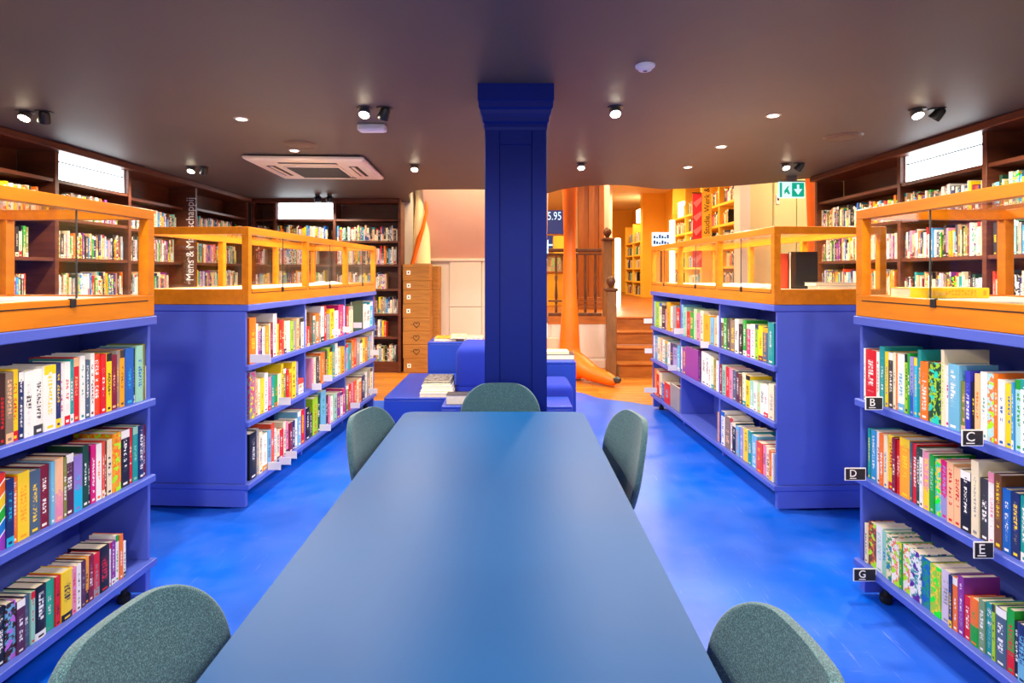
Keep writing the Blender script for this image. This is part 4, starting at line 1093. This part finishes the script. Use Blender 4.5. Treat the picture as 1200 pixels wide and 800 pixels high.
MB().tube([(-0.1, 0, 2.93), (0.08, 0, 2.93)], 0.008).build('rod', M['black'], bn)
# lit white boxes on and beside the yellow joinery
def light_box(label, loc, w, d, h, en):
    o = MB().box(-w/2, w/2, -d/2, d/2, 0, h, 0.01).build('light_box', M['lightbox'], None, False, loc)
    tag(o, label, 'lamp', 'lit white lamps in the room behind')
    return o
light_box('lit white box on the top shelf of the study bookcase', (3.82, 12.45, 2.681), 0.22, 0.3, 0.34, 0)
light_box('lit white box on the far yellow bookcase', (3.72, 16.1, 2.905), 0.25, 0.4, 0.36, 0)
light_box('tall narrow lit white tube lamp beside the upper newel post', (2.12, 11.3, UZ), 0.10, 0.08, 1.36, 0)
light_box('tall narrow lit white tube lamp left of the study bookcase', (3.30, 11.6, UZ), 0.09, 0.08, 1.75, 0)
sg = thing('lit_sign', 'small lit blue and white screen beyond the back right display case', 'sign', (2.92, 11.0, UZ))
MB().box(-0.18, 0.18, 0, 0.05, 1.19, 1.46, 0.01).build('screen', M['screenwhite'], sg)
MB().tube([(0, 0.025, 0.01), (0, 0.025, 1.19)], 0.02).build('pole', M['black'], sg); MB().lathe([(0.14, 0), (0.14, 0.012), (0.03, 0.02)], (0, 0.025, 0), 20).build('base', M['black'], sg)
for j in range(2):
    for k in range(6):
        MB().box(-0.155 + k * 0.052, -0.118 + k * 0.052, -0.002, 0, 1.23 + j * 0.11, 1.30 + j * 0.11 - 0.02 * ((k * 7 + j) % 3)).build('mark', M['screenblue'], sg)

# green exit sign under the ceiling
ex = thing('exit_sign', 'lit green and white exit sign hanging below the dark ceiling', 'sign', px(928, 222.5, 6.25))
MB().box(-0.145, 0.145, 0, 0.03, -0.09, 0.09, 0.004).build('panel', M['signwhite'], ex)
MB().box(0.0, 0.135, -0.002, 0, -0.075, 0.08).build('green_field', M['signgreen'], ex)
MB().box(-0.135, -0.11, -0.002, 0, -0.08, 0.08).build('green_bar', M['signgreen'], ex)
MB().prism([(-0.085, -0.01), (-0.055, 0.03), (-0.03, 0.05), (-0.045, 0.01), (-0.02, -0.04), (-0.04, -0.05), (-0.06, -0.02), (-0.08, -0.05)], 0, 0.002).xf(Matrix(((1,0,0,0),(0,0,-1,0),(0,1,0,0),(0,0,0,1)))).build('running_figure', M['signgreen'], ex)
MB().prism([(0.055, 0.06), (0.08, 0.06), (0.08, 0.01), (0.115, 0.01), (0.0675, -0.055), (0.02, 0.01), (0.055, 0.01)], 0.002, 0.004).xf(Matrix(((1,0,0,0),(0,0,-1,0),(0,1,0,0),(0,0,0,1)))).build('arrow', M['signwhite'], ex)
zc = CEIL - ex.location.z
MB().box(-0.15, 0.15, -0.005, 0.035, 0.09, 0.105).build('holder', M['steel'], ex); MB().box(-0.06, 0.06, 0.005, 0.025, 0.10, zc - 0.001).build('bracket', M['steel'], ex)

# ------------------------------------------------------------------ ceiling fixtures
def spot_light(parent, loc, watts, angle=150, blend=0.35, rot=(0, 0, 0), color=WARM, size=0.05):
    d = bpy.data.lights.new('lamp_light', 'SPOT'); d.energy = watts; d.spot_size = math.radians(max(angle, 165)); d.spot_blend = blend
    d.color = color; d.shadow_soft_size = size
    o = bpy.data.objects.new('lamp_light', d); COL.objects.link(o); o.parent = parent; o.location = loc; o.rotation_euler = rot
    return o
def twin_spot(label, x, y, watts=SPOT_W, twin=True):
    p = ceil_pt(x, y, CEIL - 0.03)
    r = thing('spotlight', label, 'spotlight', (p.x, p.y, CEIL), 0, 'ceiling spotlights of the blue room')
    MB().lathe([(0.048, -0.006), (0.052, -0.003), (0.052, -0.0005)], n=20).build('mount_ring', M['black'], r, True)
    R = Matrix.Translation((0, 0, -0.035)) @ Matrix.Rotation(math.radians(-28), 4, 'X')
    hd_ = MB().lathe([(0.032, 0.03), (0.036, 0.02), (0.038, -0.012), (0.034, -0.014)], n=18).xf(R).build('head', M['steel'], r, True)
    MB().lathe([(0.001, -0.0155), (0.032, -0.0155), (0.033, -0.013), (0.001, -0.012)], n=18, cap=False).xf(R).build('lamp_face', M['lampface'], hd_)
    if twin:
        dx = 0.13
        MB().lathe([(0.05, -0.006), (0.052, -0.003), (0.052, -0.0005)], (dx, 0, 0), 20).build('mount_ring', M['black'], r, True)
        R2 = Matrix.Translation((dx, 0, -0.04)) @ Matrix.Rotation(math.radians(35), 4, 'X') @ Matrix.Rotation(math.radians(25), 4, 'Y')
        MB().lathe([(0.02, 0.05), (0.03, 0.035), (0.038, -0.03), (0.034, -0.032)], n=18).xf(R2).build('head', M['black'], r, True)
    spot_light(r, (0, 0, -0.06), watts)
    return r
def downlight(label, x, y, watts=SPOT_W * 0.8):
    p = ceil_pt(x, y); r = thing('downlight', label, 'downlight', (p.x, p.y, CEIL), 0, 'recessed downlights of the blue room')
    MB().lathe([(0.036, -0.002), (0.042, -0.006), (0.05, -0.004), (0.052, -0.0005)], n=24).build('trim_ring', M['steel'], r, True)
    MB().lathe([(0.034, -0.0055), (0.035, -0.0065), (0.001, -0.0068)], n=20, cap=False).build('lamp_face', M['lampdim'], r)
    spot_light(r, (0, 0, -0.03), watts, 165, 0.35)
    return r
twin_spot('twin spotlight at the far left of the ceiling', 29, 136)
twin_spot('twin spotlight above the lettered left bookcase', 224, 199)
twin_spot('twin spotlight above the small white ceiling box', 427, 132)
twin_spot('bright single spotlight nearest the column on its right', 721, 131, SPOT_W, False)
twin_spot('bright single spotlight left of the column by the ceiling edge', 486, 197, SPOT_W, False)
twin_spot('bright single spotlight right of the column by the ceiling edge', 681, 195, SPOT_W, False)
twin_spot('twin spotlight above the exit sign', 921, 195, SPOT_W * 0.5)
twin_spot('twin spotlight at the far right of the ceiling', 1075, 133)
downlight('recessed downlight between the left twin spotlights', 283, 139)
downlight('recessed downlight beside the round brown cover over the air unit', 345, 176)
downlight('largest recessed downlight right of the column', 906, 135)
downlight('recessed downlight in the middle of the right row of three', 845, 171.5)
downlight('smallest recessed downlight right of the column', 806, 195.5)
# added downlights out of frame, filling the near half of the room with light
for k, (x, y) in enumerate(((-1.3, 1.6), (1.2, 1.6), (-1.0, 0.2), (1.0, 0.2))):
    r = thing('downlight', f'recessed downlight over the near part of the table, number {ORD[k]} overhead', 'downlight', (x, y, CEIL), 0, 'recessed downlights of the blue room')
    r['label'] = 'added fill downlight out of frame above the ' + ('front left unit', 'front right unit', 'near left chair', 'near right chair')[k]
    MB().lathe([(0.036, -0.002), (0.042, -0.006), (0.05, -0.004), (0.052, -0.0005)], n=24).build('trim_ring', M['steel'], r, True)
    MB().lathe([(0.034, -0.0055), (0.035, -0.0065), (0.001, -0.0068)], n=20, cap=False).build('lamp_face', M['lampdim'], r)
    spot_light(r, (0, 0, -0.03), SPOT_W * 0.8, 165, 0.35)
for k, (x, y, lb) in enumerate(((352, 168.5, 'round brown ceiling cover beside the air unit'), (988, 159.5, 'round brown ceiling cover near the right bookcase'))):
    p = ceil_pt(x, y); r = thing('ceiling_cover', lb, 'vent', (p.x, p.y, CEIL), 0, 'round brown ceiling covers')
    MB().lathe([(0.10, -0.016), (0.13, -0.012), (0.14, -0.0005)], n=32).build('disc', M['brownvent'], r, True)
    MB().lathe([(0.112, -0.0145), (0.115, -0.0175), (0.119, -0.0142)], n=32, cap=False).build('rim', M['brownvent'], r, True)
p = ceil_pt(756, 76.5); r = thing('smoke_detector', 'round white smoke detector on the ceiling right of the column', 'smoke detector', (p.x, p.y, CEIL))
MB().lathe([(0.022, -0.03), (0.034, -0.026), (0.04, -0.012), (0.05, -0.01), (0.052, -0.0005)], n=28).build('body', M['white'], r, True)
MB().lathe([(0.01, -0.0315), (0.012, -0.0305)], n=12).build('sensor', M['grille'], r)
p = ceil_pt(436, 154, CEIL - 0.05); r = thing('ceiling_box', 'small white rectangular emergency light on the ceiling', 'emergency light', (p.x, p.y, CEIL))
MB().box(-0.10, 0.10, -0.045, 0.045, -0.05, -0.001, 0.012, 3).build('housing', M['white'], r, True); MB().box(-0.08, 0.08, -0.03, 0.03, -0.053, -0.05).build('diffuser', M['sheet'], r)
for k, x in enumerate((372, 386)):
    p = ceil_pt(x, 228); r = thing('spotlight', ('left' if k == 0 else 'right') + ' of two small dark spotlights above the back window', 'spotlight', (p.x, p.y, CEIL), 0, 'small dark spotlights')
    MB().lathe([(0.03, -0.02), (0.034, -0.0005)], n=16).build('mount', M['black'], r); MB().lathe([(0.03, -0.10), (0.05, -0.09), (0.052, -0.04), (0.03, -0.02)], n=16).xf(Matrix.Rotation(0.3, 4, 'X')).build('head', M['black'], r, True)
    spot_light(r, (0, 0, -0.11), SPOT_W * 0.22, 165, 0.35)  # light added to these unlit heads to brighten the back bookcase

# ceiling cassette air unit
ac = thing('air_conditioner', 'square off-white ceiling air unit with grey grille', 'air conditioner', (-1.93, 5.66, CEIL), math.radians(3))
h = 0.54
tp = MB().lathe([(h - 0.05, -0.055), (h - 0.02, -0.05), (h, -0.035), (h, -0.018)], n=4, square=True); tp.build('panel', M['ac'], ac)
MB().lathe([(h - 0.04, -0.019), (h - 0.04, -0.0005)], n=4, square=True).build('shadow_gap', M['blackp'], ac)
gf_ = MB().box(-0.27, 0.27, -0.27, 0.27, -0.066, -0.055, 0.004).build('grille_frame', M['ac'], ac)
for k in range(16): MB().box(-0.245, 0.245, -0.243 + k * 0.031, -0.243 + k * 0.031 + 0.02, -0.072, -0.066).build('grille_slat', M['grille'], gf_)
for k in range(4):
    R = Matrix.Rotation(k * PI / 2, 4, 'Z')
    MB().box(-0.27, 0.27, 0.345, 0.43, -0.057, -0.0545).xf(R).build('air_slot', M['blackp'], ac)
    MB().box(-0.265, 0.265, 0.37, 0.40, -0.066, -0.058, 0.002).xf(R).build('vane', M['ac'], ac)

# warm lamps of the rooms behind, on the upper ceiling
def room_lamp(x, y, z, watts, color, label):
    r = thing('ceiling_lamp', label, 'lamp', (x, y, z), 0, 'warm lamps of the rooms behind')
    MB().lathe([(0.07, -0.03), (0.09, -0.02), (0.09, -0.0005)], n=20).build('trim_ring', M['white'], r, True)
    MB().lathe([(0.065, -0.031), (0.066, -0.032), (0.001, -0.033)], n=20, cap=False).build('lamp_face', M['lampface'], r)
    spot_light(r, (0, 0, -0.06), watts, 165, 0.5, color=color, size=0.08)
YEL = (1.0, 0.78, 0.42)
for x, y, w, nm in ((0.6, 7.9, 0.9, 'over the orange leg'), (1.9, 8.3, 0.8, 'over the steps'), (-0.5, 7.75, 0.7, 'over the white wall'), (-1.2, 8.1, 0.55, 'over the cardboard boxes'), (4.4, 7.6, 0.8, 'over the sage door'),
                   (0.4, 11.0, 0.8, 'over the shop counter'), (2.4, 10.2, 1.2, 'before the study bookcase'), (2.6, 12.8, 1.2, 'beyond the wooden pillar'), (2.2, 16.0, 1.3, 'before the far bookcase'), (-0.5, 14.5, 0.8, 'behind the price screen')):
    room_lamp(x, y, 3.62, BACK_W * w, YEL, f'warm round ceiling lamp {nm}')

me = bpy.data.meshes.new('shelf_books'); me.from_pydata(STUFF['v'], [], STUFF['f'])
fill_mesh(me, STUFF['u'], STUFF['c1'], STUFF['c2'], STUFF['pr'], len(STUFF['v'])); me.materials.append(M['book'])
so_ = bpy.data.objects.new('shelf_books', me); COL.objects.link(so_)
tag(so_, 'rows of many-coloured books filling the wall bookcases and far shelf ends', 'books', None, 'stuff')
